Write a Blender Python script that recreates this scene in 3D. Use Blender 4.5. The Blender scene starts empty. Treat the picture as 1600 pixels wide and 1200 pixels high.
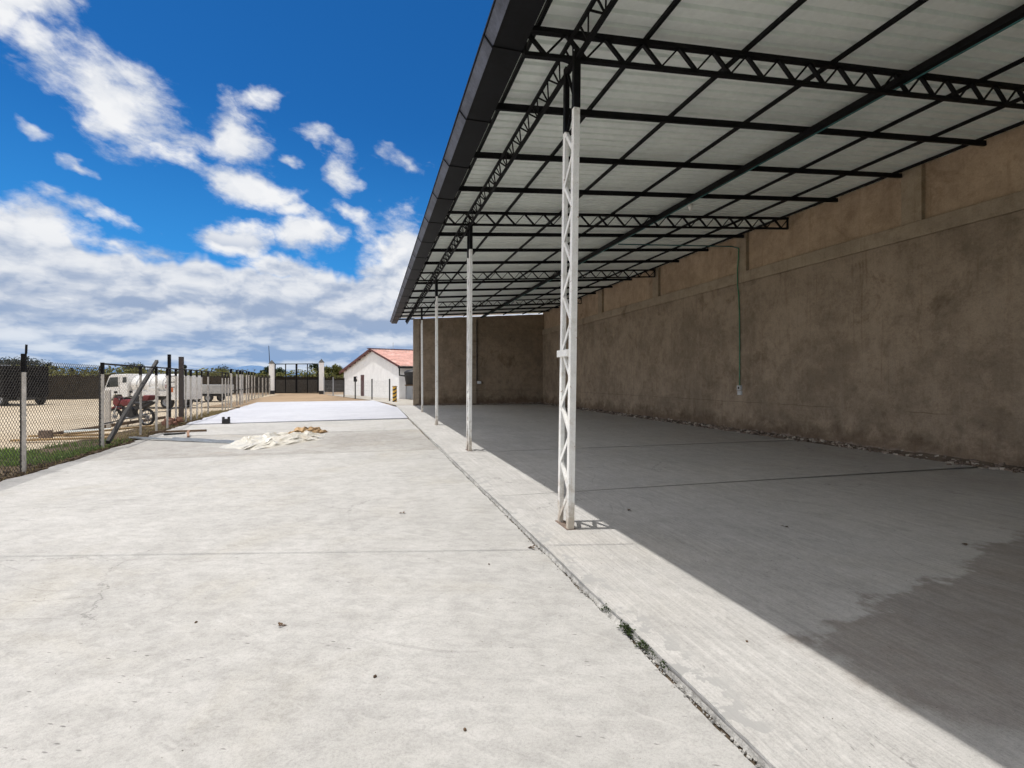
import bpy, math, random
from mathutils import Vector, Matrix, noise
random.seed(7)
R = math.radians
scn = bpy.context.scene
col = scn.collection

# ------------------------------------------------------------------ mesh builder
class MB:
    def __init__(s): s.v = []; s.f = []; s.sm = []
    def add(s, vs, fs, smooth=False):
        b = len(s.v); s.v += [tuple(p) for p in vs]
        s.f += [tuple(b + i for i in f) for f in fs]; s.sm += [smooth] * len(fs)
        return s
    def box(s, x0, x1, y0, y1, z0, z1, M=None):
        vs = [Vector((x, y, z)) for z in (z0, z1) for y in (y0, y1) for x in (x0, x1)]
        if M: vs = [M @ p for p in vs]
        return s.add(vs, [(0, 2, 3, 1), (4, 5, 7, 6), (0, 1, 5, 4), (2, 6, 7, 3), (0, 4, 6, 2), (1, 3, 7, 5)])
    def bar(s, p, q, w, h, up=(0, 0, 1)):
        p, q = Vector(p), Vector(q); d = (q - p).normalized(); u = Vector(up)
        if abs(d.dot(u)) > .98: u = Vector((0, 1, 0))
        a = d.cross(u).normalized(); b = a.cross(d).normalized()
        vs = [o + a * (w / 2 * i) + b * (h / 2 * j) for o in (p, q) for i, j in ((-1, -1), (1, -1), (1, 1), (-1, 1))]
        return s.add(vs, [(3, 2, 1, 0), (4, 5, 6, 7), (0, 1, 5, 4), (1, 2, 6, 5), (2, 3, 7, 6), (3, 0, 4, 7)])
    def angle(s, p, q, w, t, up=(0, 0, 1), flip=1):      # L profile
        p, q = Vector(p), Vector(q); d = (q - p).normalized(); u = Vector(up)
        if abs(d.dot(u)) > .98: u = Vector((0, 1, 0))
        a = d.cross(u).normalized() * flip; b = a.cross(d).normalized()
        pr = [(0, 0), (w, 0), (w, t), (t, t), (t, w), (0, w)]
        vs = [o + a * i + b * j for o in (p, q) for i, j in pr]
        return s.add(vs, [tuple(range(5, -1, -1)), tuple(range(6, 12))] + [(i, (i + 1) % 6, 6 + (i + 1) % 6, 6 + i) for i in range(6)])
    def tube(s, pts, r, n=8, caps=True):
        pts = [Vector(p) for p in pts]; rs = r if isinstance(r, (list, tuple)) else [r] * len(pts)
        vs = []; a = None
        for i, p in enumerate(pts):
            d = (pts[min(i + 1, len(pts) - 1)] - pts[max(i - 1, 0)]).normalized()
            if a is None:
                a = d.cross(Vector((0, 0, 1)) if abs(d.z) < .9 else Vector((0, 1, 0))).normalized()
            else: a = (a - d * a.dot(d)).normalized()
            b = d.cross(a)
            vs += [p + (a * math.cos(t * 2 * math.pi / n) + b * math.sin(t * 2 * math.pi / n)) * rs[i] for t in range(n)]
        fs = [(i * n + t, i * n + (t + 1) % n, (i + 1) * n + (t + 1) % n, (i + 1) * n + t) for i in range(len(pts) - 1) for t in range(n)]
        s.add(vs, fs, n > 4)
        if caps: s.add(vs[:n], [tuple(range(n - 1, -1, -1))]); s.add(vs[-n:], [tuple(range(n))])
        return s
    def prism(s, poly, ax, a0, a1, M=None):              # poly in the other two axes
        n = len(poly)
        def pt(u, v, a): return {'x': Vector((a, u, v)), 'y': Vector((u, a, v)), 'z': Vector((u, v, a))}[ax]
        vs = [pt(u, v, a0) for u, v in poly] + [pt(u, v, a1) for u, v in poly]
        if M: vs = [M @ p for p in vs]
        return s.add(vs, [tuple(range(n - 1, -1, -1)), tuple(range(n, 2 * n))] + [(i, (i + 1) % n, n + (i + 1) % n, n + i) for i in range(n)])
    def lathe(s, prof, n=24, M=None):                    # (r, z) about z
        vs = [Vector((r * math.cos(t * 2 * math.pi / n), r * math.sin(t * 2 * math.pi / n), z)) for r, z in prof for t in range(n)]
        if M: vs = [M @ p for p in vs]
        k = len(prof)
        return s.add(vs, [(i * n + t, i * n + (t + 1) % n, (i + 1) * n + (t + 1) % n, (i + 1) * n + t) for i in range(k - 1) for t in range(n)], True)
    def quad(s, a, b, c, d): return s.add([a, b, c, d], [(0, 1, 2, 3)])
    def build(s, name, mat, parent=None, bevel=0):
        me = bpy.data.meshes.new(name); me.from_pydata(s.v, [], s.f)
        me.polygons.foreach_set('use_smooth', s.sm); me.update()
        o = bpy.data.objects.new(name, me); col.objects.link(o)
        if mat: me.materials.append(mat)
        if parent:
            o.parent = parent
            w = parent; T = Matrix()
            while w: T = w.matrix_basis @ T; w = w.parent
            me.transform(T.inverted())                  # built in world space, stored in the parent's
        if bevel:
            m = o.modifiers.new('bevel', 'BEVEL'); m.width = bevel; m.segments = 2; m.limit_method = 'ANGLE'
        return o
def tag(o, label=None, cat=None, group=None, kind=None):
    for k, v in (('label', label), ('category', cat), ('group', group), ('kind', kind)):
        if v: o[k] = v
    return o
def empty(name, loc, rz=0):
    o = bpy.data.objects.new(name, None); col.objects.link(o); o.location = loc; o.rotation_euler = (0, 0, rz)
    o.empty_display_size = .1
    o.matrix_basis = Matrix.Translation(loc) @ Matrix.Rotation(rz, 4, 'Z'); return o
def copy_tree(o, parent=None):
    c = o.copy(); col.objects.link(c)
    if parent: c.parent = parent
    for ch in list(o.children): copy_tree(ch, c)
    return c

# ------------------------------------------------------------------ materials
class NT:
    def __init__(s, tree): s.t = tree; s.n = tree.nodes; s.l = tree.links
    def new(s, t, **kw):
        n = s.n.new(t)
        for k, v in kw.items(): setattr(n, k, v)
        return n
    def put(s, sock, v):
        if isinstance(v, bpy.types.NodeSocket): s.l.new(v, sock)
        else:
            if sock.type == 'RGBA' and len(v) == 3: v = (*v, 1)
            sock.default_value = v
    def math(s, op, a, b=0., c=None, clamp=False):
        n = s.new('ShaderNodeMath', operation=op, use_clamp=clamp)
        s.put(n.inputs[0], a); s.put(n.inputs[1], b)
        if c is not None: s.put(n.inputs[2], c)
        return n.outputs[0]
    def vm(s, op, a, b=None, out=0):
        n = s.new('ShaderNodeVectorMath', operation=op); s.put(n.inputs[0], a); out = 1 if op in ('DOT_PRODUCT', 'LENGTH') else out
        if b is not None: s.put(n.inputs[1], b)
        return n.outputs[out]
    def mapping(s, v, loc=(0, 0, 0), rot=(0, 0, 0), sc=(1, 1, 1), typ='POINT'):
        n = s.new('ShaderNodeMapping', vector_type=typ); s.put(n.inputs[0], v)
        if typ == 'POINT' or typ == 'TEXTURE':
            n.inputs[1].default_value = loc
        n.inputs[2].default_value = rot; n.inputs[3].default_value = sc
        return n.outputs[0]
    def noise(s, v, scale, detail=5, rough=.55, dist=0, col=False):
        n = s.new('ShaderNodeTexNoise'); s.put(n.inputs['Vector'], v); s.put(n.inputs['Scale'], scale)
        n.inputs['Detail'].default_value = detail; n.inputs['Roughness'].default_value = rough; n.inputs['Distortion'].default_value = dist
        return n.outputs[1 if col else 0]
    def vor(s, v, scale, feature='F1', rnd=1):
        n = s.new('ShaderNodeTexVoronoi', feature=feature); s.put(n.inputs['Vector'], v); n.inputs['Scale'].default_value = scale
        n.inputs['Randomness'].default_value = rnd
        return n.outputs['Distance']
    def ramp(s, v, a, b, lo=0., hi=1., smooth=True):
        n = s.new('ShaderNodeMapRange', interpolation_type='SMOOTHSTEP' if smooth else 'LINEAR'); s.put(n.inputs[0], v)
        n.inputs[1].default_value = a; n.inputs[2].default_value = b; n.inputs[3].default_value = lo; n.inputs[4].default_value = hi
        return n.outputs[0]
    def mix(s, f, a, b, mode='MIX'):
        n = s.new('ShaderNodeMix', data_type='RGBA', blend_type=mode); s.put(n.inputs[0], f); s.put(n.inputs[6], a); s.put(n.inputs[7], b)
        return n.outputs[2]
    def xyz(s, v):
        n = s.new('ShaderNodeSeparateXYZ'); s.put(n.inputs[0], v); return n.outputs
    def cxyz(s, x, y, z):
        n = s.new('ShaderNodeCombineXYZ'); s.put(n.inputs[0], x); s.put(n.inputs[1], y); s.put(n.inputs[2], z); return n.outputs[0]
    def pos(s): return s.new('ShaderNodeNewGeometry').outputs['Position']
    def bump(s, h, strength=.3, dist=.01):
        n = s.new('ShaderNodeBump'); s.put(n.inputs['Height'], h); n.inputs['Strength'].default_value = strength; n.inputs['Distance'].default_value = dist
        return n.outputs[0]
def material(name):
    m = bpy.data.materials.new(name); m.use_nodes = True
    t = NT(m.node_tree); p = m.node_tree.nodes['Principled BSDF']
    return m, t, p
def plain(name, c, rough=.6, metal=0, var=.15, sc=6, bump=0, spec=.4, dirt=None):
    m, t, p = material(name); P = t.new('ShaderNodeTexCoord').outputs['Object']
    n = t.noise(P, sc, 6, .6); n2 = t.noise(P, sc * 9, 4, .6)
    f = t.math('MULTIPLY_ADD', n2, .4, t.math('MULTIPLY', n, .6))
    c2 = tuple(max(0, x * (1 - 2 * var)) for x in c); c1 = tuple(min(1, x * (1 + 2 * var)) for x in c)
    cc = t.mix(t.ramp(f, .3, .7), c2, c1)
    if dirt: cc = t.mix(t.ramp(t.noise(P, sc * .7, 8, .7), .52, .72, 0, dirt[1]), cc, dirt[0])
    t.put(p.inputs['Base Color'], cc); p.inputs['Roughness'].default_value = rough; p.inputs['Metallic'].default_value = metal
    p.inputs['Specular IOR Level'].default_value = spec
    if bump: t.put(p.inputs['Normal'], t.bump(n2, bump, .01))
    return m

def concrete(name, c1, c2, streak=(0, 10, .5), stain_shade=False, pits=.5, cracks=True, streakamt=.25, warm=None, mott=.5):
    """weathered concrete: blotches, trowel streaks, pits, hairline cracks; in world metres"""
    m, t, p = material(name); P = t.pos()
    big = t.noise(P, .38, 5, .62, .4); mid = t.noise(P, 2.3, 6, .65); fine = t.noise(P, 60, 4, .65); grit = t.noise(P, 190, 2, .6)
    rot, sx, sy = streak
    S1 = t.mapping(P, rot=(0, 0, R(rot)), sc=(1 / sx, 1 / sy, 1), typ='TEXTURE'); st = t.noise(S1, 1.6, 6, .62, .15)
    S2 = t.mapping(P, rot=(0, 0, R(rot + 38)), sc=(.16, 2.6, 1), typ='TEXTURE'); st2 = t.noise(S2, 1.3, 5, .6, .3)
    S3 = t.mapping(t.vm('ADD', P, t.vm('MULTIPLY', t.noise(P, .45, 2, .5, 0, True), (1.6, 1.6, 0))), rot=(0, 0, R(rot - 14)), sc=(.045, 2.4, 1), typ='TEXTURE'); st3 = t.ramp(t.noise(S3, 1.0, 3, .5), .60, .70)
    f = t.math('ADD', t.math('MULTIPLY', big, .7), t.math('MULTIPLY', mid, .55))
    c = t.mix(t.ramp(f, .46, .78), c2, c1)
    if warm: c = t.mix(t.ramp(t.noise(P, .7, 6, .6, .6), .5, .72, 0, .55), c, warm)
    def dark(c, fac, k): return t.mix(fac, c, tuple(k for _ in range(3)), 'MULTIPLY')
    c = dark(c, t.ramp(st, .35, .7, streakamt * 1.6, 0), .62)
    c = dark(c, t.ramp(st2, .5, .72, 0, streakamt * .9), .7)
    c = dark(c, t.math('MULTIPLY', st3, t.ramp(t.noise(P, .5, 3), .46, .6, 0, .5)), .66)
    c = dark(c, t.ramp(fine, .36, .56, .30, 0), .62)
    c = dark(c, t.ramp(grit, .38, .5, .30, 0), .6)
    # mottling drawn out along the float marks, then dash-like pits
    A = t.noise(t.mapping(P, rot=(0, 0, R(rot)), sc=(.30, .44, 1), typ='TEXTURE'), 2.6, 8, .78)
    c = dark(c, t.ramp(A, .40, .56, mott, 0), .70)
    B = t.noise(t.mapping(P, rot=(0, 0, R(rot - 30)), sc=(.09, .5, 1), typ='TEXTURE'), 1.3, 6, .7)
    c = t.mix(t.ramp(B, .55, .68, 0, .35 * mott / .5), c, tuple(min(1, k * 1.12) for k in c1))
    dv = t.vor(t.mapping(P, rot=(0, 0, R(rot - 12)), sc=(.35, 1.3, 1), typ='TEXTURE'), 7)
    pm = t.math('MULTIPLY', t.ramp(dv, .045, .12, 1, 0), t.ramp(t.noise(P, 1.1, 4), .44, .58, 0, pits))
    c = dark(c, pm, .45)
    h = t.math('ADD', t.math('MULTIPLY', fine, .5), t.math('ADD', t.math('MULTIPLY', grit, .3), t.math('MULTIPLY', st, .9)))
    h = t.math('SUBTRACT', h, t.math('MULTIPLY', pm, .6))
    if cracks:
        W = t.vm('ADD', P, t.vm('SCALE', t.noise(P, 1.4, 6, .65, 0, True), None))
        sc = W.node; t.put(sc.inputs[1], t.vm('SCALE', t.noise(P, 1.7, 6, .7, 0, True))); sc.inputs[1].links[0].from_node.inputs['Scale'].default_value = .55
        e = t.vor(W, .42, 'DISTANCE_TO_EDGE'); cm = t.math('MULTIPLY', t.ramp(e, .0012, .0045, 1, 0), t.ramp(t.noise(P, .55, 3), .5, .6, 0, .5))
        c = dark(c, cm, .35); h = t.math('SUBTRACT', h, cm)
    rough = .88
    if stain_shade:
        X, Y, Z = t.xyz(P)
        c = t.mix(t.math('MULTIPLY', t.ramp(X, 1.93, 1.66), t.ramp(t.noise(P, 5.5, 6, .62), .535, .565)), c, (.36, .355, .345))
        wob = t.math('MULTIPLY_ADD', t.noise(P, 1.6, 7, .62), 1.5, -.75)
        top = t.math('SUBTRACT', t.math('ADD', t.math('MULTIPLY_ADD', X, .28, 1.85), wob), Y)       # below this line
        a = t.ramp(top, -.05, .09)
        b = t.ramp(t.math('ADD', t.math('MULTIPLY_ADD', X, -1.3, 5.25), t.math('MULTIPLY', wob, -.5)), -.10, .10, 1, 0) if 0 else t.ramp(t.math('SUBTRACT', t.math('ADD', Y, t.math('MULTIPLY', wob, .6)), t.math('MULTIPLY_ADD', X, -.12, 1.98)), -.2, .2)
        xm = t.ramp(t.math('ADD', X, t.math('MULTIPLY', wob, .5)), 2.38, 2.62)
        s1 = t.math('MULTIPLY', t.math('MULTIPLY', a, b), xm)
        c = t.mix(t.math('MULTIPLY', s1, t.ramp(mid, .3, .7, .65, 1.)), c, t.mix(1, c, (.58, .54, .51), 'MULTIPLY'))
        # floor colour darkened toward the side wall, painting in the indoor shade
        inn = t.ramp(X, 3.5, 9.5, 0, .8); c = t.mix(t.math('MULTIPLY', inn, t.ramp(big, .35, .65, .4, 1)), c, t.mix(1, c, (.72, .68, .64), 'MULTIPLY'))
    t.put(p.inputs['Base Color'], c); p.inputs['Roughness'].default_value = rough; p.inputs['Specular IOR Level'].default_value = .25
    t.put(p.inputs['Normal'], t.bump(h, .55, .006))
    return m

def plaster(name, c1, c2, c3, low=True):
    """rough cement render with rain stains and a damp foot"""
    m, t, p = material(name); P = t.pos(); X, Y, Z = t.xyz(P)
    big = t.noise(P, .42, 8, .66, .6); mid = t.noise(P, 1.9, 8, .68, .3); fine = t.noise(P, 34, 6, .7)
    V = t.mapping(P, sc=(3.2, 3.2, .22)); run = t.noise(V, 1.2, 7, .62)
    Hh = t.mapping(P, sc=(.5, .5, 5)); lay = t.noise(Hh, 1.4, 6, .6)
    c = t.mix(t.ramp(t.math('ADD', t.math('MULTIPLY', big, .62), t.math('MULTIPLY', mid, .5)), .44, .70), c2, c1)
    sharp = t.noise(P, 4.5, 9, .76)
    c = t.mix(t.ramp(sharp, .47, .62, 0, .36), c, t.mix(1, c, (.62, .58, .54), 'MULTIPLY'))
    c = t.mix(t.ramp(t.noise(t.mapping(P, loc=(3, 1, 7), sc=(1.3, 1.3, .8)), 2.2, 9, .74), .56, .63, 0, .45), c, c1)
    drip = t.noise(t.mapping(P, sc=(9, 9, .35)), 1.1, 5, .6); c = t.mix(t.math('MULTIPLY', t.ramp(drip, .54, .70, 0, .5), t.ramp(big, .4, .6)), c, t.mix(1, c, (.62, .57, .52), 'MULTIPLY'))
    ln = t.math('ABSOLUTE', t.math('SUBTRACT', t.math('ADD', Z, t.math('MULTIPLY_ADD', t.noise(P, 1.1, 4), .10, -.05)), .92)); c = t.mix(t.math('MULTIPLY', t.ramp(ln, .004, .012, 1, 0), t.ramp(t.noise(P, .6, 2), .42, .5, 0, .6)), c, t.mix(1, c, (.4, .36, .33), 'MULTIPLY'))
    c = t.mix(t.ramp(run, .50, .75, 0, .5), c, c3)
    c = t.mix(t.ramp(lay, .55, .75, 0, .3), c, c1)
    c = t.mix(t.ramp(t.noise(P, .8, 9, .75, .8), .55, .68, 0, .6), c, t.mix(1, c, (.55, .5, .46), 'MULTIPLY'))
    c = t.mix(t.ramp(fine, .3, .6, .35, 0), c, t.mix(1, c, (.5, .5, .5), 'MULTIPLY'))
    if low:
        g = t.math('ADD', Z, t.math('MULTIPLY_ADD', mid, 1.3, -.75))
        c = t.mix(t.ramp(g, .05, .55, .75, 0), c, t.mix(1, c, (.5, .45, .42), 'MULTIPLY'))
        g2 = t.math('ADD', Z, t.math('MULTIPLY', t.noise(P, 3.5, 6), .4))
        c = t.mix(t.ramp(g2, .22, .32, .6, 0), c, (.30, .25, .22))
    t.put(p.inputs['Base Color'], c); p.inputs['Roughness'].default_value = .95; p.inputs['Specular IOR Level'].default_value = .15
    t.put(p.inputs['Normal'], t.bump(t.math('ADD', t.math('MULTIPLY', fine, .5), mid), .7, .02))
    return m

def soil(name, c1, c2, c3, sc=1., gdist=None):
    m, t, p = material(name); P = t.pos()
    big = t.noise(P, .12 * sc, 7, .6, .5); mid = t.noise(P, 1.1 * sc, 8, .65); fine = t.noise(P, 22 * sc, 6, .7)
    T = t.noise(t.mapping(P, rot=(0, 0, R(68)), sc=(.3, 4, 1), typ='TEXTURE'), .9, 5, .6, .2)
    c = t.mix(t.ramp(t.math('ADD', t.math('MULTIPLY', big, .6), t.math('MULTIPLY', mid, .4)), .38, .62), c2, c1)
    c = t.mix(t.ramp(T, .52, .68, 0, .55), c, c3)
    c = t.mix(t.ramp(fine, .3, .6, .4, 0), c, t.mix(1, c, (.5, .48, .45), 'MULTIPLY'))
    t.put(p.inputs['Base Color'], c); p.inputs['Roughness'].default_value = .97; p.inputs['Specular IOR Level'].default_value = .1
    t.put(p.inputs['Normal'], t.bump(t.math('ADD', fine, mid), .6, .03))
    return m

def leafmat(name, c1, c2, tr=.25):
    m, t, p = material(name); g = t.new('ShaderNodeNewGeometry')
    P = g.outputs['Position']
    f = t.math('ADD', t.math('MULTIPLY', g.outputs['Random Per Island'], .6), t.math('MULTIPLY', t.noise(P, .8, 3), .5))
    c = t.mix(t.ramp(f, .25, .8), c2, c1)
    t.put(p.inputs['Base Color'], c); p.inputs['Roughness'].default_value = .6; p.inputs['Specular IOR Level'].default_value = .25
    tn = t.new('ShaderNodeBsdfTranslucent'); t.put(tn.inputs[0], c)
    mx = t.new('ShaderNodeMixShader'); mx.inputs[0].default_value = tr
    t.l.new(p.outputs[0], mx.inputs[1]); t.l.new(tn.outputs[0], mx.inputs[2])
    t.l.new(mx.outputs[0], m.node_tree.nodes['Material Output'].inputs[0])
    return m

M = {}
M['slab'] = concrete('yard_concrete', (.52, .508, .49), (.43, .42, .402), (74, 7, .4), warm=(.44, .415, .365), streakamt=.10, pits=1., mott=.42)
M['slab_b'] = concrete('yard_concrete_far', (.465, .452, .43), (.36, .343, .32), (80, 6, .4), warm=(.46, .42, .36), streakamt=.15)
M['floor'] = concrete('shed_floor', (.60, .585, .565), (.51, .495, .475), (0, 30, .35), stain_shade=True, streakamt=.3, pits=.7, mott=.3, warm=(.545, .52, .48))
M['pale'] = concrete('pale_new_concrete', (.55, .56, .605), (.48, .49, .54), (85, 4, .6), pits=.15, cracks=False, streakamt=.1, mott=.15)
M['path'] = concrete('path_concrete', (.52, .49, .44), (.40, .37, .32), (70, 4, .6))
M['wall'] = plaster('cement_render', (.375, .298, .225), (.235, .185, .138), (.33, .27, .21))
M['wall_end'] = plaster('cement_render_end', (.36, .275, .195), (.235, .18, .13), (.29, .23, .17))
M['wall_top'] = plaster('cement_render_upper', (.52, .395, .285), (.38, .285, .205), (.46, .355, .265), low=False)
M['band'] = plaster('cement_beam', (.42, .345, .26), (.31, .25, .19), (.37, .305, .235), low=False)
M['black'] = plain('black_steel_paint', (.006, .006, .007), .6, 0, .25, 5, spec=.15)
M['gutter'] = plain('black_gutter_sheet', (.0045, .005, .0065), .55, 0, .3, 2, spec=.15)
M['gutter_face'] = plain('grey_blue_gutter_face', (.075, .085, .12), .45, 0, .25, 3)  # outer face coloured lighter and bluer than the rest of the gutter
M['white'] = plain('white_steel_paint', (.82, .815, .79), .5, 0, .05, 8, dirt=((.5, .44, .35), .5))
_m = M['white']; _t = NT(_m.node_tree); _p = _t.n['Principled BSDF']; _c = _p.inputs['Base Color'].links[0].from_socket; _P = _t.pos(); _Z = _t.xyz(_P)[2]
_c = _t.mix(_t.ramp(_t.math('ADD', _Z, _t.math('MULTIPLY_ADD', _t.noise(_P, 9, 6, .7), 1.6, -.8)), .0, .55, .75, 0), _c, (.36, .29, .21))
_c = _t.mix(_t.ramp(_t.noise(_P, 14, 7, .72), .60, .66, 0, .8), _c, (.30, .17, .09))
_c = _t.mix(_t.ramp(_t.noise(_t.mapping(_P, sc=(22, 22, 1.2)), 1.3, 5, .6), .55, .75, 0, .4), _c, (.55, .48, .38)); _t.put(_p.inputs['Base Color'], _c)
M['sheet'] = plain('galvanised_roof_sheet', (.86, .90, .86), .4, .15, .04, 1.2, dirt=((.68, .73, .68), .5))
_m = M['sheet']; _t = NT(_m.node_tree); _p = _t.n['Principled BSDF']; _b = _t.new('ShaderNodeBsdfTranslucent'); _b.inputs[0].default_value = (.80, .86, .80, 1)
_x = _t.new('ShaderNodeMixShader'); _x.inputs[0].default_value = .012; _t.l.new(_p.outputs[0], _x.inputs[1]); _t.l.new(_b.outputs[0], _x.inputs[2]); _t.l.new(_x.outputs[0], _t.n['Material Output'].inputs[0])
M['green_pipe'] = plain('green_conduit', (.05, .22, .12), .5)
M['teal_pipe'] = plain('teal_conduit', (.03, .13, .13), .5)
M['box_grey'] = plain('grey_box', (.55, .56, .58), .5)
M['dark'] = plain('dark_plastic', (.02, .02, .022), .6)
M['rubber'] = plain('tyre_rubber', (.02, .02, .02), .85)
M['steel'] = plain('galvanised_steel', (.35, .36, .38), .45, .5, .1, 4)
M['sheetmetal'] = plain('bent_sheet_metal', (.42, .46, .52), .35, .5, .1, 3, dirt=((.3, .32, .35), .6))
M['wire'] = plain('fence_wire', (.05, .047, .045), .7, 0, spec=.2)
M['post'] = plain('post_white', (.56, .53, .49), .8, 0, .12, 6, .3, dirt=((.25, .2, .15), .7))
M['timber'] = plain('sawn_timber', (.40, .27, .13), .8, 0, .2, 3, .3)
M['timber_dark'] = plain('dark_timber', (.12, .08, .05), .85, 0, .25, 4, .3)
M['cementboard'] = plain('board_grey', (.5, .52, .5), .8)
M['block'] = plain('clay_block', (.20, .15, .12), .9, 0, .2, 8, .4)
M['brick'] = plain('brick_red', (.26, .13, .09), .9, 0, .25, 12, .5)
M['plastic'] = plain('white_plastic_film', (.54, .515, .455), .35, 0, .1, 3, dirt=((.48, .40, .29), .7))
M['brown_sheet'] = plain('muddy_sheet', (.38, .25, .13), .7, 0, .25, 4, .3)
M['house_wall'] = plain('white_house_paint', (.80, .80, .80), .8, 0, .04, 2, .2)
M['house_wall2'] = plain('grey_house_paint', (.45, .48, .52), .8, 0, .05, 2)
M['roof_red'] = plain('red_roof_sheet', (.45, .25, .21), .8, 0, .16, 1.5, dirt=((.57, .44, .40), .85))
M['roof_edge'] = plain('roof_edge_brown', (.10, .035, .03), .7)
M['door_brown'] = plain('brown_door', (.075, .03, .028), .6)
M['truck_white'] = plain('truck_white', (.78, .78, .78), .3, 0, .04, 2, dirt=((.5, .47, .42), .35))
M['glass'] = plain('dark_glass', (.015, .02, .024), .1, 0, .1, 3, spec=.8)
M['moto_red'] = plain('red_motor_paint', (.16, .016, .02), .35, 0, .2, 5)
M['red'] = plain('red_marking', (.35, .05, .06), .5)
M['orange'] = plain('orange_marking', (.5, .13, .04), .5)
M['tank_black'] = plain('black_water_tank', (.012, .012, .013), .5)
M['yellow'] = plain('yellow_paint', (.62, .36, .05), .6, 0, .1, 6)
M['soil'] = soil('dark_soil', (.16, .12, .085), (.09, .07, .05), (.2, .15, .11), 3)
M['yard'] = soil('beige_yard', (.56, .48, .37), (.46, .38, .28), (.40, .32, .225))
M['road'] = soil('brown_earth', (.36, .265, .175), (.26, .19, .125), (.42, .33, .24))
M['field'] = soil('far_field', (.14, .15, .06), (.10, .10, .045), (.2, .17, .09), .3)
M['leaf_dark'] = leafmat('leaf_dark', (.035, .045, .02), (.012, .014, .008), .1)
M['leaf_brown'] = leafmat('hedge_brown', (.06, .045, .028), (.022, .018, .012), .1)
M['leaf_olive'] = leafmat('leaf_olive', (.16, .16, .045), (.07, .075, .022))
M['leaf_tree'] = leafmat('leaf_tree', (.05, .075, .03), (.018, .028, .013))
M['leaf_tree2'] = leafmat('leaf_tree_far', (.05, .065, .055), (.025, .032, .032))
M['grass'] = leafmat('grass_green', (.17, .27, .055), (.08, .13, .03), .35)
M['grass_dry'] = leafmat('grass_dry', (.32, .26, .12), (.18, .14, .07), .3)
M['weed'] = leafmat('weed_green', (.045, .07, .02), (.02, .026, .012))
M['dryleaf'] = plain('dry_leaf', (.09, .055, .03), .8, 0, .3, 20)
M['bark'] = plain('bark', (.09, .07, .05), .9)
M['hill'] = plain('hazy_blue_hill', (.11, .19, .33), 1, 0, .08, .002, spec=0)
M['bulb'] = plain('white_bulb', (.8, .8, .78), .4)

# ------------------------------------------------------------------ ground and slabs
def sheet(name, poly, z, mat, label=None):
    o = MB().add([(x, y, z) for x, y in poly], [tuple(range(len(poly)))]).build(name, mat)
    return tag(o, kind='structure', label=label)
def wob(y, k=1.): return k * (.022 * noise.noise((y * 1.1, 3.3, 0)) + .012 * noise.noise((y * 5.3, 1.3, 0)) + .006 * noise.noise((y * 17, 7.3, 0)))
tag(MB().add([(4500 * math.cos(a * math.pi / 24), 4500 * math.sin(a * math.pi / 24), -.12) for a in range(48)], [tuple(range(48))]).build('ground', M['field']), kind='structure')
# the yard: a gently rolling dirt sheet
def relief_sheet(name, x0, x1, y0, y1, nx, ny, z, amp, mat, sc=.25):
    mb = MB(); vs = []
    for j in range(ny + 1):
        for i in range(nx + 1):
            x = x0 + (x1 - x0) * i / nx; y = y0 + (y1 - y0) * j / ny
            vs.append((x, y, z + amp * (noise.noise((x * sc, y * sc, 1)) + .4 * noise.noise((x * sc * 4, y * sc * 4, 2)))))
    mb.add(vs, [(j * (nx + 1) + i, j * (nx + 1) + i + 1, (j + 1) * (nx + 1) + i + 1, (j + 1) * (nx + 1) + i) for j in range(ny) for i in range(nx)], True)
    return tag(mb.build(name, mat), kind='structure')
relief_sheet('yard_ground', -70, -5.0, -12, 66, 130, 156, -.075, .025, M['yard'])
sheet('soil_bed', [(-7.6, -12), (12, -12), (12, 34), (-7.6, 34)], -.045, M['soil'])
relief_sheet('dirt_road', -9.6, 14, 33.5, 62, 48, 56, -.028, .012, M['road'])
relief_sheet('far_dirt', -40, 14, 61.9, 71, 60, 10, -.05, .02, M['road'])
def slab(name, left, right, z, mat, th=.14, zr_=None):
    """left and right: functions or lists of points going away from the camera"""
    z2 = z if zr_ is None else zr_
    n = len(left); vs = [(x, y, z) for x, y in left] + [(x, y, z2) for x, y in right] + [(x, y, z - th) for x, y in left] + [(x, y, z - th) for x, y in right]
    fs = []
    for i in range(n - 1):
        fs += [(i, n + i, n + i + 1, i + 1), (i, i + 1, 2 * n + i + 1, 2 * n + i), (n + i, 3 * n + i, 3 * n + i + 1, n + i + 1)]
    fs += [(0, 2 * n, 3 * n, n), (n - 1, 2 * n - 1, 4 * n - 1, 3 * n - 1)]
    return tag(MB().add(vs, fs).build(name, mat), kind='structure')
def lerp(a, b, t): return a + (b - a) * t
def edge_left(y):     # outer edge of the yard slab by the fence
    if y < 11.9: x = -5.66
    elif y < 20.9: x = lerp(-5.68, -6.42, (y - 11.9) / 9)
    else: x = lerp(-6.42, -7.7, (y - 20.9) / 18.5)
    return x + .16 * noise.noise((y * .9, 0, 5)) + .05 * noise.noise((y * 4, 0, 5))
def yard_slab(name, y0, y1, z, mat, slope=(0, 0), step=.05, g=.012):
    n = max(4, int((y1 - y0) / step)); L = []; Rr = []
    for i in range(n + 1):
        u = i / n; yl = lerp(y0 + slope[0] * -8, y1 + slope[1] * -8, u); yr = lerp(y0, y1, u)
        L.append((edge_left(yl), yl + g)); Rr.append((1.60 - .0045 * yr - .022 + 1.2 * wob(yr), yr + g))
    return slab(name, L, Rr, z, mat, zr_=-.034)
yard_slab('concrete_slab', -6, 11.98, -.012, M['slab'], (0, .0))
yard_slab('concrete_slab', 12.0, 16.92, -.014, M['slab_b'], (0, .04))
yard_slab('concrete_slab', 16.95, 21.62, -.010, M['slab'], (.04, .13))
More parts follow.
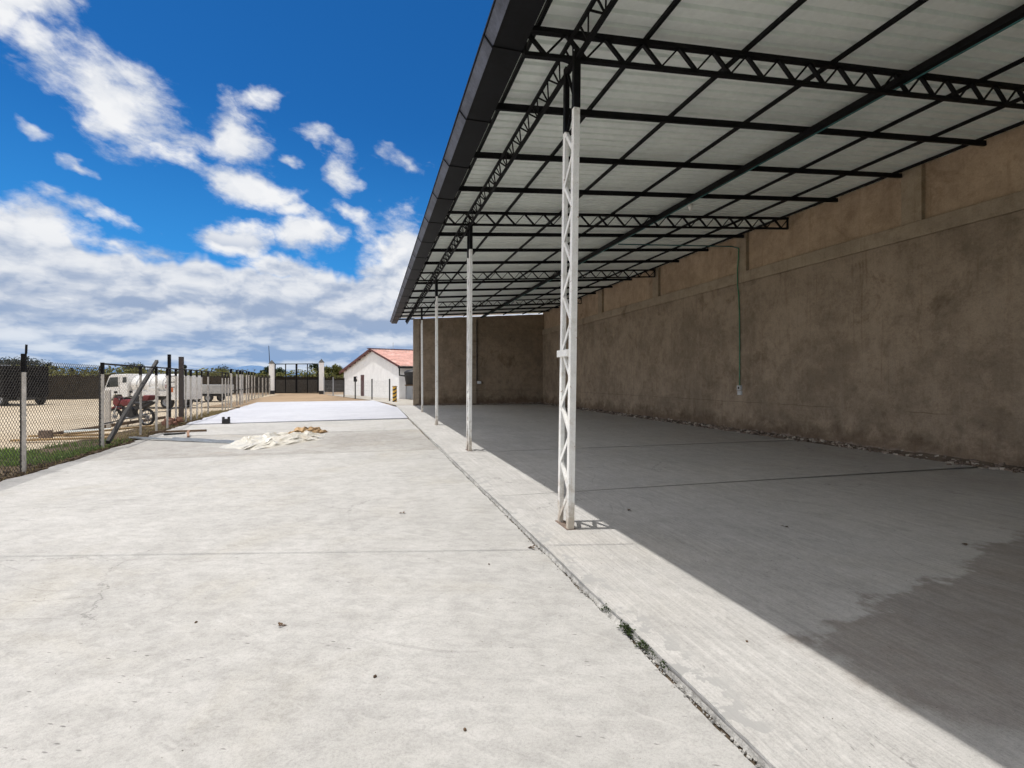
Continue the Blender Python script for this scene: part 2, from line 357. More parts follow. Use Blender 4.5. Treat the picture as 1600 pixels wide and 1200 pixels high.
# pale slab beyond
L = []; Rr = []
for i in range(60):
    u = i / 59; yl = lerp(20.62, 39.3, u); yr = lerp(21.66, 40.2, u)
    L.append((edge_left(yl), yl)); Rr.append((lerp(1.46, .2, max(0, (yr - 30) / 10.2)) if yr > 30 else 1.46, yr))
slab('pale_slab', L, Rr, .012, M['pale'])
# shed floor, cast bay by bay
ys = [-9, .62 - 7.2, 6.80, 11.05, 17.4, 24.2, 32.2]
ys = [-9, -.35, 6.80, 11.05, 17.4, 24.2, 32.2]
for k in range(6):
    a, b = ys[k] + .005, ys[k + 1] - .007; n = int((b - a) / .05); L = []; Rr = []
    for i in range(n + 1):
        y = lerp(a, b, i / n); L.append((1.60 - .0045 * y + .016 + wob(y + 40, .6) + .5 * wob(y), y)); Rr.append((11.0, lerp(a, b - .0, i / n) - (.12 if k in (2, 1) and i == n else 0)))
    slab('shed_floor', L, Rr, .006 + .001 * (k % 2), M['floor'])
tag(MB().add([(x, y, .009) for x, y in [(1.46, 32.25), (2.5, 32.25), (5, 42), (2.25, 42.8), (-2.8, 57.2), (-4.6, 57.2), (-.4, 42.2), (1.0, 36)]], [tuple(range(8))]).build('concrete_path', M['path']), kind='structure')

# ------------------------------------------------------------------ the open shed
def zr(x): return 5.44 + .068 * (x - 2.04)          # underside of roof sheets
TY = [5.2, 11.37, 18.1, 25.45]
shed = empty('open_shed', (2.04, 5.2, 0))
tag(shed, 'long open lean-to shed with black roof trusses, pale corrugated roof and white lattice columns', 'shed')
# roof sheets: corrugated, ribs running down the slope
mb = MB(); y0, y1 = -9.0, 32.5; pit = .205; prof = [(0, 0), (.128, 0), (.136, .085), (.188, .085), (.196, .003)]
pts = []
y = y0
while y < y1:
    for dy, dz in prof: pts.append((y + dy, dz))
    y += pit
xs = [1.32, 3.2, 5.1, 7.0, 9.0, 11.25]
vs = [(x, yy, zr(x) + .004 + dz) for yy, dz in pts for x in xs]; nx = len(xs)
mb.add(vs, [(i * nx + j, i * nx + j + 1, (i + 1) * nx + j + 1, (i + 1) * nx + j) for i in range(len(pts) - 1) for j in range(nx - 1)])
mb.build('roof_sheet', M['sheet'], shed)
# purlins along the shed
for x in (1.72, 3.02, 4.35, 5.70, 7.02, 8.34, 9.66, 10.78):
    MB().box(x - .019, x + .019, y0, y1, zr(x) - .054, zr(x) - .001).build('purlin', M['black'], shed)
# rafters between the trusses
TT = [-1.2] + TY + [32.2]
def rafter(y, xa=1.56, xb=10.84):
    MB().bar((xa, y, zr(xa) - .115), (xb, y, zr(xb) - .115), .046, .088).build('rafter', M['black'], shed)
for a, b in zip(TT[:-1], TT[1:]):
    for q in (.25, .5, .75): rafter(lerp(a, b, q))
MB().bar((1.3, 32.4, 5.30), (1.3 + 1.3, 32.4, 5.38), .05, .08).build('rafter', M['black'], shed)
# cross trusses
def truss(y, xa=1.56, xb=10.86):
    t0 = .09; dep = .27
    m = MB()
    for o in (-1, 1):
        m.bar((xa, y + o * .02, zr(xa) - t0), (xb, y + o * .02, zr(xb) - t0), .036, .05)
    m.bar((xa, y, zr(xa) - t0 - dep), (xb, y, zr(xb) - t0 - dep), .06, .042)
    tr = m.build('truss', M['black'], shed)
    w = MB(); n = int((xb - xa) / .46); p = (xb - xa) / n
    for i in range(n):
        x = xa + i * p; xm = x + p * .52; xe = x + p
        w.bar((x + .02, y, zr(x) - t0 - .02), (xm, y, zr(xm) - t0 - dep + .015), .045, .03)
        w.bar((xm, y, zr(xm) - t0 - dep + .015), (xe, y, zr(xe) - t0 - .02), .024, .02)
    w.bar((xa + .012, y, zr(xa) - t0 + .01), (xa + .012, y, zr(xa) - t0 - dep), .05, .03, (1, 0, 0))
    w.bar((xb - .012, y, zr(xb) - t0 + .01), (xb - .012, y, zr(xb) - t0 - dep), .05, .03, (1, 0, 0))
    w.build('truss_web', M['black'], tr)
for y in [-1.2] + TY: truss(y)
# lengthwise box lattice over the columns
bx, bz = 2.12, zr(2.1) - .415; tx, tz = 2.035, zr(2.0) - .245
m = MB().bar((bx, y0, bz), (bx, 32.2, bz), .042, .042).bar((tx, y0, tz), (tx, 32.2, tz), .036, .036)
lt = m.build('eaves_lattice', M['black'], shed)
w = MB(); k = 0; yy = y0
while yy < 31.8:
    w.bar((tx, yy, tz), (bx, yy + .20, bz), .018, .018); w.bar((bx, yy + .20, bz), (tx, yy + .22, tz), .03, .012); w.bar((bx, yy + .20, bz), (tx, yy + .40, tz), .02, .02)
    yy += .40
w.build('lattice_web', M['black'], lt)
# lengthwise girder with conduit beneath
MB().bar((6.76, y0, 5.56), (6.76, 32.1, 5.56), .085, .085).build('girder', M['black'], shed)
# gutter
m = MB(); oy = [y0 + i * .02 for i in range(2)]
gp_out = [(1.14, 5.175), (1.225, 5.07), (1.54, 5.07), (1.54, 5.33), (1.52, 5.33), (1.52, 5.09), (1.235, 5.09), (1.16, 5.175)]
g = MB().prism(gp_out, 'y', y0, 32.6).build('gutter', M['gutter'], shed)
MB().add([(1.1365, y0, 5.174), (1.1365, 32.6, 5.174), (1.2215, 32.6, 5.0705), (1.2215, y0, 5.0705)], [(0, 1, 2, 3)]).build('gutter_face', M['gutter_face'], g)
MB().box(1.122, 1.165, y0, 32.6, 5.176, 5.205).build('gutter_lip', M['black'], g)
MB().prism([(1.165, 5.17), (1.24, 5.092), (1.518, 5.092), (1.518, 5.32), (1.3, 5.32)], 'y', 32.56, 32.595).build('gutter_end', M['gutter'], g)
for a, b in zip(TT[:-1], TT[1:]):
    for q in (0, .25, .5, .75):
        y = lerp(a, b, q); br = MB()
        br.bar((1.128, y, 5.172), (1.216, y, 5.063), .02, .008); br.bar((1.216, y, 5.064), (1.55, y, 5.064), .022, .008)
        br.bar((1.55, y, 5.06), (1.55, y, zr(1.55) - .06), .03, .012)
        br.build('bracket', M['black'], g)
# columns: two chords with zig-zag lacing in the plane of the row
def column(x, y, lean, bracket):
    def X(z): return x + lean * z / 5
    ch = MB(); zt = 4.50
    for off, w, wx in ((.15, .06, .05), (-.14, .062, .072)):
        ch.bar((X(0), y + off, 0.006), (X(zt), y + off, zt + (.0 if off < 0 else -.13)), wx, w, (0, 1, 0))
    c = ch.build('column', M['white'], shed, .004)
    lc = MB(); z = .08; s = 1; hp = .305
    while z < zt - .35:
        a, b = (y + .125 * s, y - .125 * s)
        xo = -.022 if s > 0 else -.016
        lc.bar((X(z) + xo, a, z), (X(z + hp) + xo, b, z + hp), .040, .006, (1, 0, 0))
        lc.bar((X(z) + xo + .016, a + .014 * s, z + .012), (X(z + hp) + xo + .016, b + .014 * s, z + hp + .012), .006, .026, (1, 0, 0))
        z += hp; s = -s
    lc.build('lacing', M['white'], c)
    if bracket:
        MB().box(X(1.9) - .060, X(1.9) + .03, y - .108, y + .185, 1.85, 1.925).build('splice_plate', M['white'], c, .004)
    tp = MB()
    for off, w, wx in ((.15, .06, .05), (-.14, .062, .072)):
        tp.bar((X(zt), y + off, zt + (.002 if off < 0 else -.128)), (X(5.0), y + off, 5.10), wx + .002, w + .002, (0, 1, 0))
    tp.bar((X(4.4), y + .1, 4.36), (X(4.6), y - .1, 4.62), .014, .03, (1, 0, 0)); tp.bar((X(4.6), y - .1, 4.62), (X(4.9), y + .1, 5.0), .014, .03, (1, 0, 0))
    tp.bar((X(5), y - .13, 5.05), (X(5), y + .13, 5.05), .05, .05)
    tp.build('column_head', M['black'], c)
    MB().box(x - .05, x + .05, y - .18, y + .19, .004, .014).build('base_plate', M['block'], c)
column(2.045, 5.24, .075, True)
column(2.12, 11.38, .02, False); column(2.22, 18.08, -.01, False); column(2.42, 25.45, -.03, False)

# ------------------------------------------------------------------ walls
def ragged_top(x, y0, y1, z, th, name, mat, parent, base=0.):
    m = MB(); n = int((y1 - y0) / .12); top = [z + .035 * noise.noise((i * .31, x, 4)) + .02 * noise.noise((i * 1.3, x, 9)) for i in range(n + 1)]
    vs = []
    for i in range(n + 1):
        y = lerp(y0, y1, i / n); vs += [(x, y, base), (x, y, top[i]), (x + th, y, top[i]), (x + th, y, base)]
    fs = [(4 * i, 4 * i + 1, 4 * i + 5, 4 * i + 4) for i in range(n)] + [(4 * i + 1, 4 * i + 2, 4 * i + 6, 4 * i + 5) for i in range(n)] + [(4 * i + 2, 4 * i + 3, 4 * i + 7, 4 * i + 6) for i in range(n)] + [(0, 3, 2, 1), (4 * n, 4 * n + 1, 4 * n + 2, 4 * n + 3)]
    return m.add(vs, fs).build(name, mat, parent)
WX = 10.9
wall = empty('side_wall', (WX, 12, 0))
tag(wall, 'long brown cement-rendered side wall under the shed roof with a raised beam band', 'wall')
# lower face with a slightly uneven plane
n1, n2 = 140, 16; vs = []
for j in range(n2 + 1):
    for i in range(n1 + 1):
        y = lerp(-9, 32.2, i / n1); z = lerp(-.05, 4.54, j / n2)
        vs.append((WX + .012 * noise.noise((y * .5, z * .5, 2)) + .006 * noise.noise((y * 2.2, z * 2.2, 5)), y, z))
wf = MB().add(vs, [(j * (n1 + 1) + i, j * (n1 + 1) + i + 1, (j + 1) * (n1 + 1) + i + 1, (j + 1) * (n1 + 1) + i) for j in range(n2) for i in range(n1)], True)
wf.box(WX + .03, WX + .24, -9, 32.2, -.05, 4.53)
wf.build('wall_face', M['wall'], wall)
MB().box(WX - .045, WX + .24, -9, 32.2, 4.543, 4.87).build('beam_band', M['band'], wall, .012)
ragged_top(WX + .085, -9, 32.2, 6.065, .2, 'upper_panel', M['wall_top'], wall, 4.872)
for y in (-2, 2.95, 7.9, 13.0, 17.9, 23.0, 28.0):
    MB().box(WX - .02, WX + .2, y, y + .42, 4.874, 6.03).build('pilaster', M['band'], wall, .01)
ew = empty('end_wall', (6.6, 32, 0))
tag(ew, 'brown cement end wall closing the far end of the shed with two vertical pilasters', 'wall')
P0, P1 = Vector((2.5, 32.0, 0)), Vector((10.9, 31.7, 0))
def epoly(x0, x1, yo, zb=0, th=.2, dz=0):
    m = MB(); n = 24
    tp = [(lerp(x0, x1, i / n), zr(lerp(x0, x1, i / n)) - .14 + dz + .02 * noise.noise((i * .7, 3, 1))) for i in range(n + 1)]
    ya = 32.0
    poly = [(x0, zb)] + [(x1, zb)] + tp[::-1]
    return m.prism(poly, 'y', ya - yo, ya - yo + th)
epoly(2.52, 11.08, 0, th=.19).build('wall_face', M['wall_end'], ew)
epoly(2.5, 2.86, .04, th=.28, dz=-.004).build('pilaster', M['band'], ew)
epoly(6.02, 6.45, .04, th=.1, dz=-.004).build('pilaster', M['band'], ew)
# rubble along the wall foot
rb = MB(); rb2 = MB()
def chunk(m, x, y, z, s, flat=.6):
    M3 = Matrix.Translation((x, y, z)) @ Matrix.Rotation(random.random() * 6.28, 4, 'Z') @ Matrix.Rotation(random.uniform(-.5, .5), 4, 'X')
    q = [random.uniform(.6, 1) * s for _ in range(8)]
    vs = [M3 @ Vector((sx * q[i] * .5, sy * q[(i + 3) % 8] * .4, sz * q[(i + 5) % 8] * .5 * flat)) for i, (sx, sy, sz) in enumerate([(a, b, c) for c in (-1, 1) for b in (-1, 1) for a in (-1, 1)])]
    m.add(vs, [(0, 2, 3, 1), (4, 5, 7, 6), (0, 1, 5, 4), (2, 6, 7, 3), (0, 4, 6, 2), (1, 3, 7, 5)])
for i in range(3000):
    y = random.uniform(4, 31.5); dens = .5 + .5 * noise.noise((y * .45, 2, 2)); 
    if random.random() > .25 + dens: continue
    x = WX - abs(random.gauss(0, .13)) - .01; s = random.choice([.02, .03, .04, .06, .10]) * random.uniform(.6, 1.3)
    chunk(rb if random.random() < .7 else rb2, x, y, .01 + max(0, .10 - (WX - x) * .5) * random.random(), s)
for i in range(500):
    x = random.uniform(2.6, 10.8); y = 31.93 - abs(random.gauss(0, .12)); chunk(rb, x, y, .01 + .06 * random.random(), random.choice([.03, .05, .08, .12]))
tag(rb.build('rubble', plain('rubble', (.20, .155, .125), .95, 0, .35, 9, .3)), kind='stuff', label='crumbled plaster rubble along the foot of the walls')
tag(rb2.build('plaster_flakes', plain('pale_flakes', (.42, .37, .32), .95, 0, .3, 9, .3)), kind='stuff', label='pale fallen plaster flakes along the foot of the side wall')
bank = MB(); n = 300; vs = []
for i in range(n + 1):
    y = lerp(0, 31.9, i / n); k = .5 + .5 * noise.noise((y * .5, 6, 2)); h = .03 + .13 * k + .04 * noise.noise((y * 4, 1, 1)); w = .10 + .22 * k + .05 * noise.noise((y * 3, 9, 1))
    vs += [(WX + .01, y, h), (WX - w * .35, y, h * .55 + .015 * noise.noise((y * 9, 2, 2))), (WX - w, y, .004)]
bank.add(vs, [(3 * i + j, 3 * i + j + 1, 3 * i + j + 4, 3 * i + j + 3) for i in range(n) for j in range(2)])
tag(bank.build('plaster_debris', plaster('debris_bank', (.17, .135, .105), (.06, .048, .038), (.22, .18, .15), False)), kind='stuff', label='loose debris banked against the side wall')

# ------------------------------------------------------------------ conduits, outlets, lamp sockets
cd = empty('electrical_conduit', (WX, 13.3, 1.4))
tag(cd, 'thin green electrical conduit running down the side wall to a socket box', 'conduit')
pts = [(WX - .05, 13.28, 5.62), (WX - .052, 13.29, 5.3), (WX - .07, 13.31, 4.95), (WX - .065, 13.31, 4.5), (WX - .03, 13.30, 4.2), (WX - .022, 13.28, 3.6), (WX - .022, 13.27, 2.6), (WX - .022, 13.27, 1.42)]
MB().tube(pts, .016, 8).build('pipe', M['green_pipe'], cd)
MB().tube([(WX - .05, 13.28, 5.62), (WX - .3, 13.28, 5.66), (6.8, 13.28, 5.46)], .018, 8).build('pipe', M['teal_pipe'], cd)
ob = empty('socket_box', (WX, 13.27, 1.2)); tag(ob, 'small grey double socket box on the side wall under the green conduit', 'socket')
MB().box(WX - .06, WX + .01, 13.19, 13.35, 1.27, 1.42).build('upper_box', M['box_grey'], ob, .006)
MB().box(WX - .05, WX + .01, 13.18, 13.34, 1.13, 1.255).build('lower_box', M['box_grey'], ob, .006)
MB().box(WX - .065, WX - .055, 13.235, 13.305, 1.31, 1.38).build('socket_face', M['dark'], ob)
c2 = empty('electrical_conduit', (6.75, 15, 5.5)); tag(c2, 'thin teal conduit fixed along the lengthwise roof girder', 'conduit')
MB().tube([(6.83, y0, 5.53), (6.83, 31.9, 5.53)], .02, 8).build('pipe', M['teal_pipe'], c2)
c3 = empty('electrical_conduit', (6.5, 31.9, 0)); tag(c3, 'dark vertical conduit on the end wall pilaster with a small socket', 'conduit')
MB().tube([(6.47, 31.93, 1.5), (6.47, 31.93, 5.4)], .03, 8).build('pipe', M['dark'], c3)
MB().box(6.5, 6.75, 31.88, 32.0, 1.33, 1.5).build('socket_box', M['box_grey'], c3, .006)
sock = None
for i, (y, l) in enumerate(((10.0, 'white lamp socket on the roof girder nearest the camera'), (17.2, 'white lamp socket on the roof girder, second from the camera'), (24.5, 'white lamp socket on the roof girder nearest the end wall'))):
    if sock is None:
        sock = empty('lamp_socket', (6.9, y, 5.42))
        MB().lathe([(0, .09), (.05, .09), (.055, .03), (.03, 0), (.03, -.03), (0, -.032)], 14, Matrix.Translation((6.9, y, 5.42))).build('socket_body', M['bulb'], sock)
        MB().box(6.83, 6.97, y - .05, y + .05, 5.511, 5.53).build('mount_plate', M['bulb'], sock)
        s_ = sock
    else: s_ = copy_tree(sock); s_.location = (6.9, y, 5.42)
    tag(s_, l, 'lamp socket', 'lamp sockets along the roof girder')

# ------------------------------------------------------------------ fences
fence = empty('chain_link_fence', (-5.8, 10.8, 0))
tag(fence, 'near chain-link fence panel at the left edge with two black-topped white posts', 'fence')
def fpost(x, y, h, wt, w, par, base=-.1, spike=False):
    p = MB().box(x - w / 2, x + w / 2, y - w / 2, y + w / 2, base, wt).build('post', M['post'], par, .004)
    t = MB().box(x - w / 2 - .008, x + w / 2 + .004, y - w / 2 - .004, y + w / 2 + .004, wt + .001, h)
    t.build('post_top', M['black'], p)
    if spike: MB().bar((x + .03, y, h), (x + .035, y, h + .16), .025, .025).build('spike', M['black'], p)
    return p
fpost(-5.83, 10.85, 2.05, 1.73, .047, fence, spike=True)
MB().box(-5.878, -5.857, 10.83, 10.88, -.1, 1.9).build('stay', M['wire'], fence)
fpost(-6.10, 14.18, 2.0, 1.73, .052, fence)
MB().box(-6.165, -6.13, 14.16, 14.22, -.1, 1.9).build('stay', M['wire'], fence)
def chain(par, A, B, z0, z1, pitch, r, name='wire_mesh', sag=.0):
    A = Vector((*A, 0)); B = Vector((*B, 0)); d = B - A; Ln = d.length; d.normalize(); H = z1 - z0; m = MB(); nrm = Vector((-d.y, d.x, 0))
    k = -int(H / pitch) - 1
    for sgn in (1, -1):
        for i in range(-int(H / pitch) - 1, int(Ln / pitch) + int(H / pitch) + 2):
            s0 = i * pitch; a, b = s0, s0 + sgn * H; ta, tb = 0., 1.
            # clip in s
            lo, hi = 0., 1.
            if sgn > 0: lo = max(lo, (0 - a) / H); hi = min(hi, (Ln - a) / H)
            else: lo = max(lo, (a - Ln) / H); hi = min(hi, a / H)
            if hi - lo < .01: continue
            seg = 3; pts = []
            for q in range(seg + 1):
                u = lerp(lo, hi, q / seg); s_ = a + sgn * H * u
                bow = .03 * noise.noise((s_ * .8, u * 1.5, 3)) + sgn * .0015
                pts.append(A + d * s_ + Vector((0, 0, z0 + H * u)) + nrm * bow)
            m.tube(pts, r, 3, False)
    return m.build(name, M['wire'], par)
chain(fence, (-5.86, 10.84), (-6.12, 14.18), -.05, 1.93, .092, .0040)
chain(fence, (-5.3, 5.2), (-5.86, 10.84), -.05, 1.93, .092, .0040)
fence2 = empty('post_fence', (-7, 20, 0))
tag(fence2, 'long fence of slim white black-topped posts running from the brace to the gate', 'fence')
FP = [(-6.42, 17.1, 2.0, .05), (-6.36, 18.05, 2.0, .05), (-6.45, 19.2, 2.0, .05), (-6.72, 20.8, 2.0, .055), (-6.78, 22.0, 2.0, .05), (-6.82, 22.7, 2.0, .06), (-6.84, 23.5, 1.97, .04), (-6.98, 24.6, 1.97, .04), (-7.42, 27.1, 2.0, .06), (-7.6, 30.2, 1.95, .05), (-7.72, 31.3, 1.95, .05), (-7.75, 32.0, 1.95, .05), (-7.77, 32.7, 2.22, .09), (-8.05, 35.2, 2.2, .07), (-8.12, 36.4, 2.2, .12), (-8.2, 37.4, 2.2, .06), (-8.36, 39.2, 2.2, .06), (-8.7, 41.5, 2.2, .09), (-9.1, 44.5, 2.2, .09), (-9.6, 48, 2.2, .07), (-9.85, 51, 2.1, .06), (-10.1, 54, 2.05, .1), (-10.35, 57, 2.05, .09), (-10.55, 60, 2.05, .09)]
for x, y, h, w in FP: fpost(x, y, h, h - .27, w, fence2)
def rail(pts, w, h, name='top_rail'):
    m = MB()
    for a, b in zip(pts[:-1], pts[1:]): m.bar(a, b, w, h)
    m.build(name, M['black'], fence2)
rail([(-6.10, 14.22, 1.97)] + [(x, y, 1.97) for x, y, h, w in FP[:12]], .04, .04)
rail([(x, y, 2.18) for x, y, h, w in FP[12:20]], .03, .03)
rail([(x, y, .95) for x, y, h, w in FP[12:]], .035, .05, 'mid_rail')
cb = [(-6.12, 14.3, .55)]
for i, (x, y, h, w) in enumerate(FP[:9]): cb.append((x - .04, y, .55 + .05 * (i % 2)))
MB().tube(cb, .016, 6).build('cable', M['dark'], fence2)
MB().bar((-6.13, 14.5, .08), (-6.5, 18.5, 2.18), .085, .10).build('brace', plain('brace_dark', (.03, .028, .027), .7), fence2, .01)
chain(fence2, (-6.12, 14.2), (-6.5, 19.2), -.03, 1.9, .11, .0022); chain(fence2, (-6.5, 19.2), (-7.75, 32.7), 0, 1.9, .16, .0022); chain(fence2, (-7.75, 32.7), (-10.6, 61), 0, 1.95, .25, .003)
pl = MB().box(-7.98, -7.82, 25.0, 25.16, -.1, 2.58).build('steel_pole', plain('pole_dark', (.05, .04, .038), .7)); tag(pl, 'thick dark square pole standing just behind the post fence by the tank truck', 'pole')
p2 = empty('antenna_pole', (-6.98, 20.95, 0)); tag(p2, 'slim black pole rising above the fence, with small brackets, beside the thick pole', 'pole')
MB().box(-7.02, -6.93, 20.9, 20.99, -.1, 2.5).build('pole', M['black'], p2)
for z in (1.72, 1.5, 1.32): MB().bar((-7.1, 20.94, z), (-6.78, 20.94, z + .01), .03, .03).build('bracket', M['black'], p2)
stub = MB().box(-8.55, -8.4, 20.0, 20.12, -.1, 1.25).build('stub_post', M['post'], None, .01); tag(stub, 'short grey concrete post standing beside the motorcycle', 'post')

# ------------------------------------------------------------------ gate, far poles and low fence
def pillar(x, y, h, w, label, s=1):
    o = empty('gate_pillar', (x, y, 0)); tag(o, label, 'pillar', 'white gate pillars')
    MB().box(x - w / 2, x + w / 2, y - w / 2, y + w / 2, .35, h).build('shaft', M['house_wall'], o, .01)
    MB().box(x - w / 2 - .02, x + w / 2 + .02, y - w / 2 - .02, y + w / 2 + .02, -.1, .35).build('plinth', M['dark'], o)
    a = w / 2 + .06
    MB().add([(x - a, y - a, h), (x + a, y - a, h), (x + a, y + a, h), (x - a, y + a, h), (x, y, h + .42)], [(0, 1, 2, 3), (0, 1, 4), (1, 2, 4), (2, 3, 4), (3, 0, 4)]).build('cap', M['dark'], o)
pillar(-10.85, 63.1, 3.4, .52, 'left white gate pillar with dark pointed cap where the post fence ends')
pillar(-5.35, 60.8, 3.5, .5, 'right white gate pillar with dark pointed cap near the house')
gate = empty('metal_gate', (-8.1, 62, 0)); tag(gate, 'tall black steel gate of square tube between the white pillars', 'gate')
ga, gb = Vector((-10.5, 62.95, 0)), Vector((-5.7, 60.95, 0))
def gp(u, z): v = ga.lerp(gb, u); return (v.x, v.y, z)
for ua, ub in ((0, .497), (.503, 1)):
    lf = MB()
    for z in (.1, 1.65, 3.35): lf.bar(gp(ua, z), gp(ub, z), .09, .09)
    for u in (ua + .008, (ua + ub) / 2, ub - .008): lf.bar(gp(u, .1), gp(u, 3.35), .1, .1)
    lo = lf.build('gate_leaf', M['black'], gate)
    s_ = MB(); 
    for i in range(40):
        u = lerp(ua, ub, (i + .5) / 40); s_.bar(gp(u, .1), gp(u, 1.6), .03, .03)
    s_.build('gate_infill', plain('gate_mesh', (.06, .055, .05), .7), lo)
ant = MB().tube([(-11.6, 66, 0), (-11.55, 66, 3.0), (-11.68, 66, 5.6)], [.07, .05, .03], 6).build('thin_pole', M['dark']); tag(ant, 'tall thin lone pole against the sky left of the gate', 'pole')
lf = empty('low_fence', (-1.2, 46, 0)); tag(lf, 'light wire fence on slim posts in front of the white house', 'fence')
LP = [(-4.9, 58.6, 1.9), (-3.67, 54.1, 1.85), (-2.43, 49.9, 1.75), (-1.3, 45.3, 1.55), (.06, 42.3, 1.65), (1.32, 39.1, 1.65)]
for x, y, h in LP: MB().box(x - .05, x + .05, y - .05, y + .05, -.05, h).build('post', M['steel'] if h > 1.8 else M['dark'], lf)
m = MB()
for a, b in zip(LP[:-1], LP[1:]):
    for z in (.3, .7, 1.1, 1.5): m.bar((a[0], a[1], z), (b[0], b[1], z), .006, .006)
    for i in range(24):
        u = (i + .5) / 24; m.bar((lerp(a[0], b[0], u), lerp(a[1], b[1], u), .05), (lerp(a[0], b[0], u), lerp(a[1], b[1], u), 1.5), .006, .006)
m.build('wire_mesh', M['steel'], lf)
lamp = empty('meter_post', (-1.27, 44.9, 0)); tag(lamp, 'dark post carrying a small black box in front of the white house', 'post')
MB().box(-1.33, -1.25, 44.85, 44.93, -.05, 1.5).build('post', M['dark'], lamp); MB().box(-1.42, -1.14, 44.75, 45, 1.42, 1.86).build('box', M['dark'], lamp, .03)
MB().box(-1.20, -1.15, 44.73, 44.75, 1.62, 1.8).build('dial', M['house_wall'], lamp)
bo = empty('bollard', (1.62, 37.5, 0)); tag(bo, 'yellow bollard with black diagonal stripes by the shed corner', 'bollard')
MB().tube([(1.62, 37.5, -.03), (1.62, 37.5, 1.1)], .15, 16).build('tube', M['yellow'], bo)
MB().tube([(1.62, 37.5, 1.102), (1.62, 37.5, 1.14)], [.2, .19], 16).build('cap', M['block'], bo)
for k in range(4):
    z = .14 + k * .27; vs = []; n = 16
    for i in range(n):
        a = i * 2 * math.pi / n; zz = z + .10 * math.cos(a - .6)
        vs += [(1.62 + .153 * math.cos(a), 37.5 + .153 * math.sin(a), zz - .055), (1.62 + .153 * math.cos(a), 37.5 + .153 * math.sin(a), zz + .055)]
    MB().add(vs, [(2 * i, 2 * ((i + 1) % n), 2 * ((i + 1) % n) + 1, 2 * i + 1) for i in range(n)], True).build('stripe', M['dark'], bo)

# ------------------------------------------------------------------ house and water tank
hs = empty('white_house', (2.2, 42.8, 0)); tag(hs, 'low white gabled house with a pink-red corrugated roof and brown door', 'house')
HA, HB = Vector((2.2, 42.8, 0)), Vector((-2.8, 57.2, 0)); ex = (HB - HA); W = ex.length; ex.normalize(); ey = Vector((-ex.y, ex.x, 0)); ey = -ey if ey.x < 0 else ey
def hp(u, v, z): p = HA + ex * u + ey * v; return Vector((p.x, p.y, z))
DL = 14; ez = 2.72; pk = 4.35; ru = W * .42
poly = [(0, -.1), (W, -.1), (W, 2.5), (ru, pk), (0, 2.78)]
vs = [hp(u, 0, z) for u, z in poly] + [hp(u, DL, z) for u, z in poly]
MB().add(vs, [(4, 3, 2, 1, 0), (5, 6, 7, 8, 9), (0, 1, 6, 5), (1, 2, 7, 6), (4, 0, 5, 9)]).build('wall', M['house_wall'], hs)
def roofside(u0, z0, u1, z1):
    m = MB(); n = 150; vs = []
    for i in range(n + 1):
        v = -.2 + (DL + .6) * i / n; dz = .03 * math.sin(i * math.pi / 1.5)
        for u, z in ((u0, z0), (u1, z1)): vs.append(hp(u, v, z + dz + .06))
    return m.add(vs, [(2 * i, 2 * i + 1, 2 * i + 3, 2 * i + 2) for i in range(n)], True)
sl1 = (pk - 2.78) / ru; sl2 = (pk - 2.5) / (W - ru)
roofside(-.5, 2.78 - .5 * sl1, ru, pk).build('roof', M['roof_red'], hs)
rf2 = roofside(W + .9, 2.5 - .9 * sl2, ru, pk).build('roof', M['roof_red'], hs)
m = MB()
m.bar(hp(-.5, -.21, 2.78 - .5 * sl1 + .0), hp(ru, -.21, pk), .05, .16); m.bar(hp(ru, -.21, pk), hp(W + .9, -.21, 2.5 - .9 * sl2), .06, .26)
m.build('bargeboard', M['roof_edge'], hs)
for i in range(7):
    u = lerp(ru + .4, W + .6, i / 6); MB().bar(hp(u, -.27, pk - (u - ru) * sl2 - .1), hp(u, 0, pk - (u - ru) * sl2 - .1), .07, .1).build('batten', M['roof_edge'], hs)
MB().bar(hp(ru, -.45, pk + .1), hp(ru, DL, pk + .1), .3, .06).build('ridge', M['roof_edge'], hs)
MB().add([hp(ru * .35, 3.0, 2.78 + ru * .35 * sl1 + .14), hp(ru * .62, 3.0, 2.78 + ru * .62 * sl1 + .14), hp(ru * .62, 4.8, 2.78 + ru * .62 * sl1 + .14), hp(ru * .35, 4.8, 2.78 + ru * .35 * sl1 + .14)], [(0, 1, 2, 3)]).build('skylight', M['steel'], hs)
du = W * .60
d_ = MB(); 
vs = [hp(u, v, z) for z in (0, 2.05) for v in (-.04, .02) for u in (du - .45, du + .45)]
d_.add(vs, [(0, 2, 3, 1), (4, 5, 7, 6), (0, 1, 5, 4), (2, 6, 7, 3), (0, 4, 6, 2), (1, 3, 7, 5)]).build('door', M['door_brown'], hs)
MB().bar(hp(-.55, -.3, 2.58), hp(-.55, DL, 2.58), .16, .16).build('gutter', M['dark'], hs)
MB().tube([hp(-.55, -.2, 2.55), hp(-.55, -.2, 1.95), hp(-.45, .6, 1.85), hp(-.05, 1.2, 1.8)], .06, 8).build('downpipe', M['dark'], hs)
MB().add([hp(-.004, .6, 0), hp(-.004, 2.4, 0), hp(-.004, 2.4, 2.2), hp(-.004, .6, 2.2)], [(0, 1, 2, 3)]).build('side_door', M['house_wall2'], hs)
MB().bar(hp(ru, 2, pk + .1), hp(ru, 2, pk + .75), .03, .03).build('antenna', M['steel'], hs)
tk = empty('water_tank', (3.3, 41.2, 0)); tag(tk, 'black plastic water tank raised on a post stand between house and shed', 'water tank')
MB().lathe([(0, 1.2), (.66, 1.2), (.68, 1.25), (.78, 2.05), (.8, 2.1), (.8, 2.2), (.6, 2.32), (.25, 2.4), (0, 2.41)], 28, Matrix.Translation((3.3, 41.2, 0))).build('tank', M['tank_black'], tk)
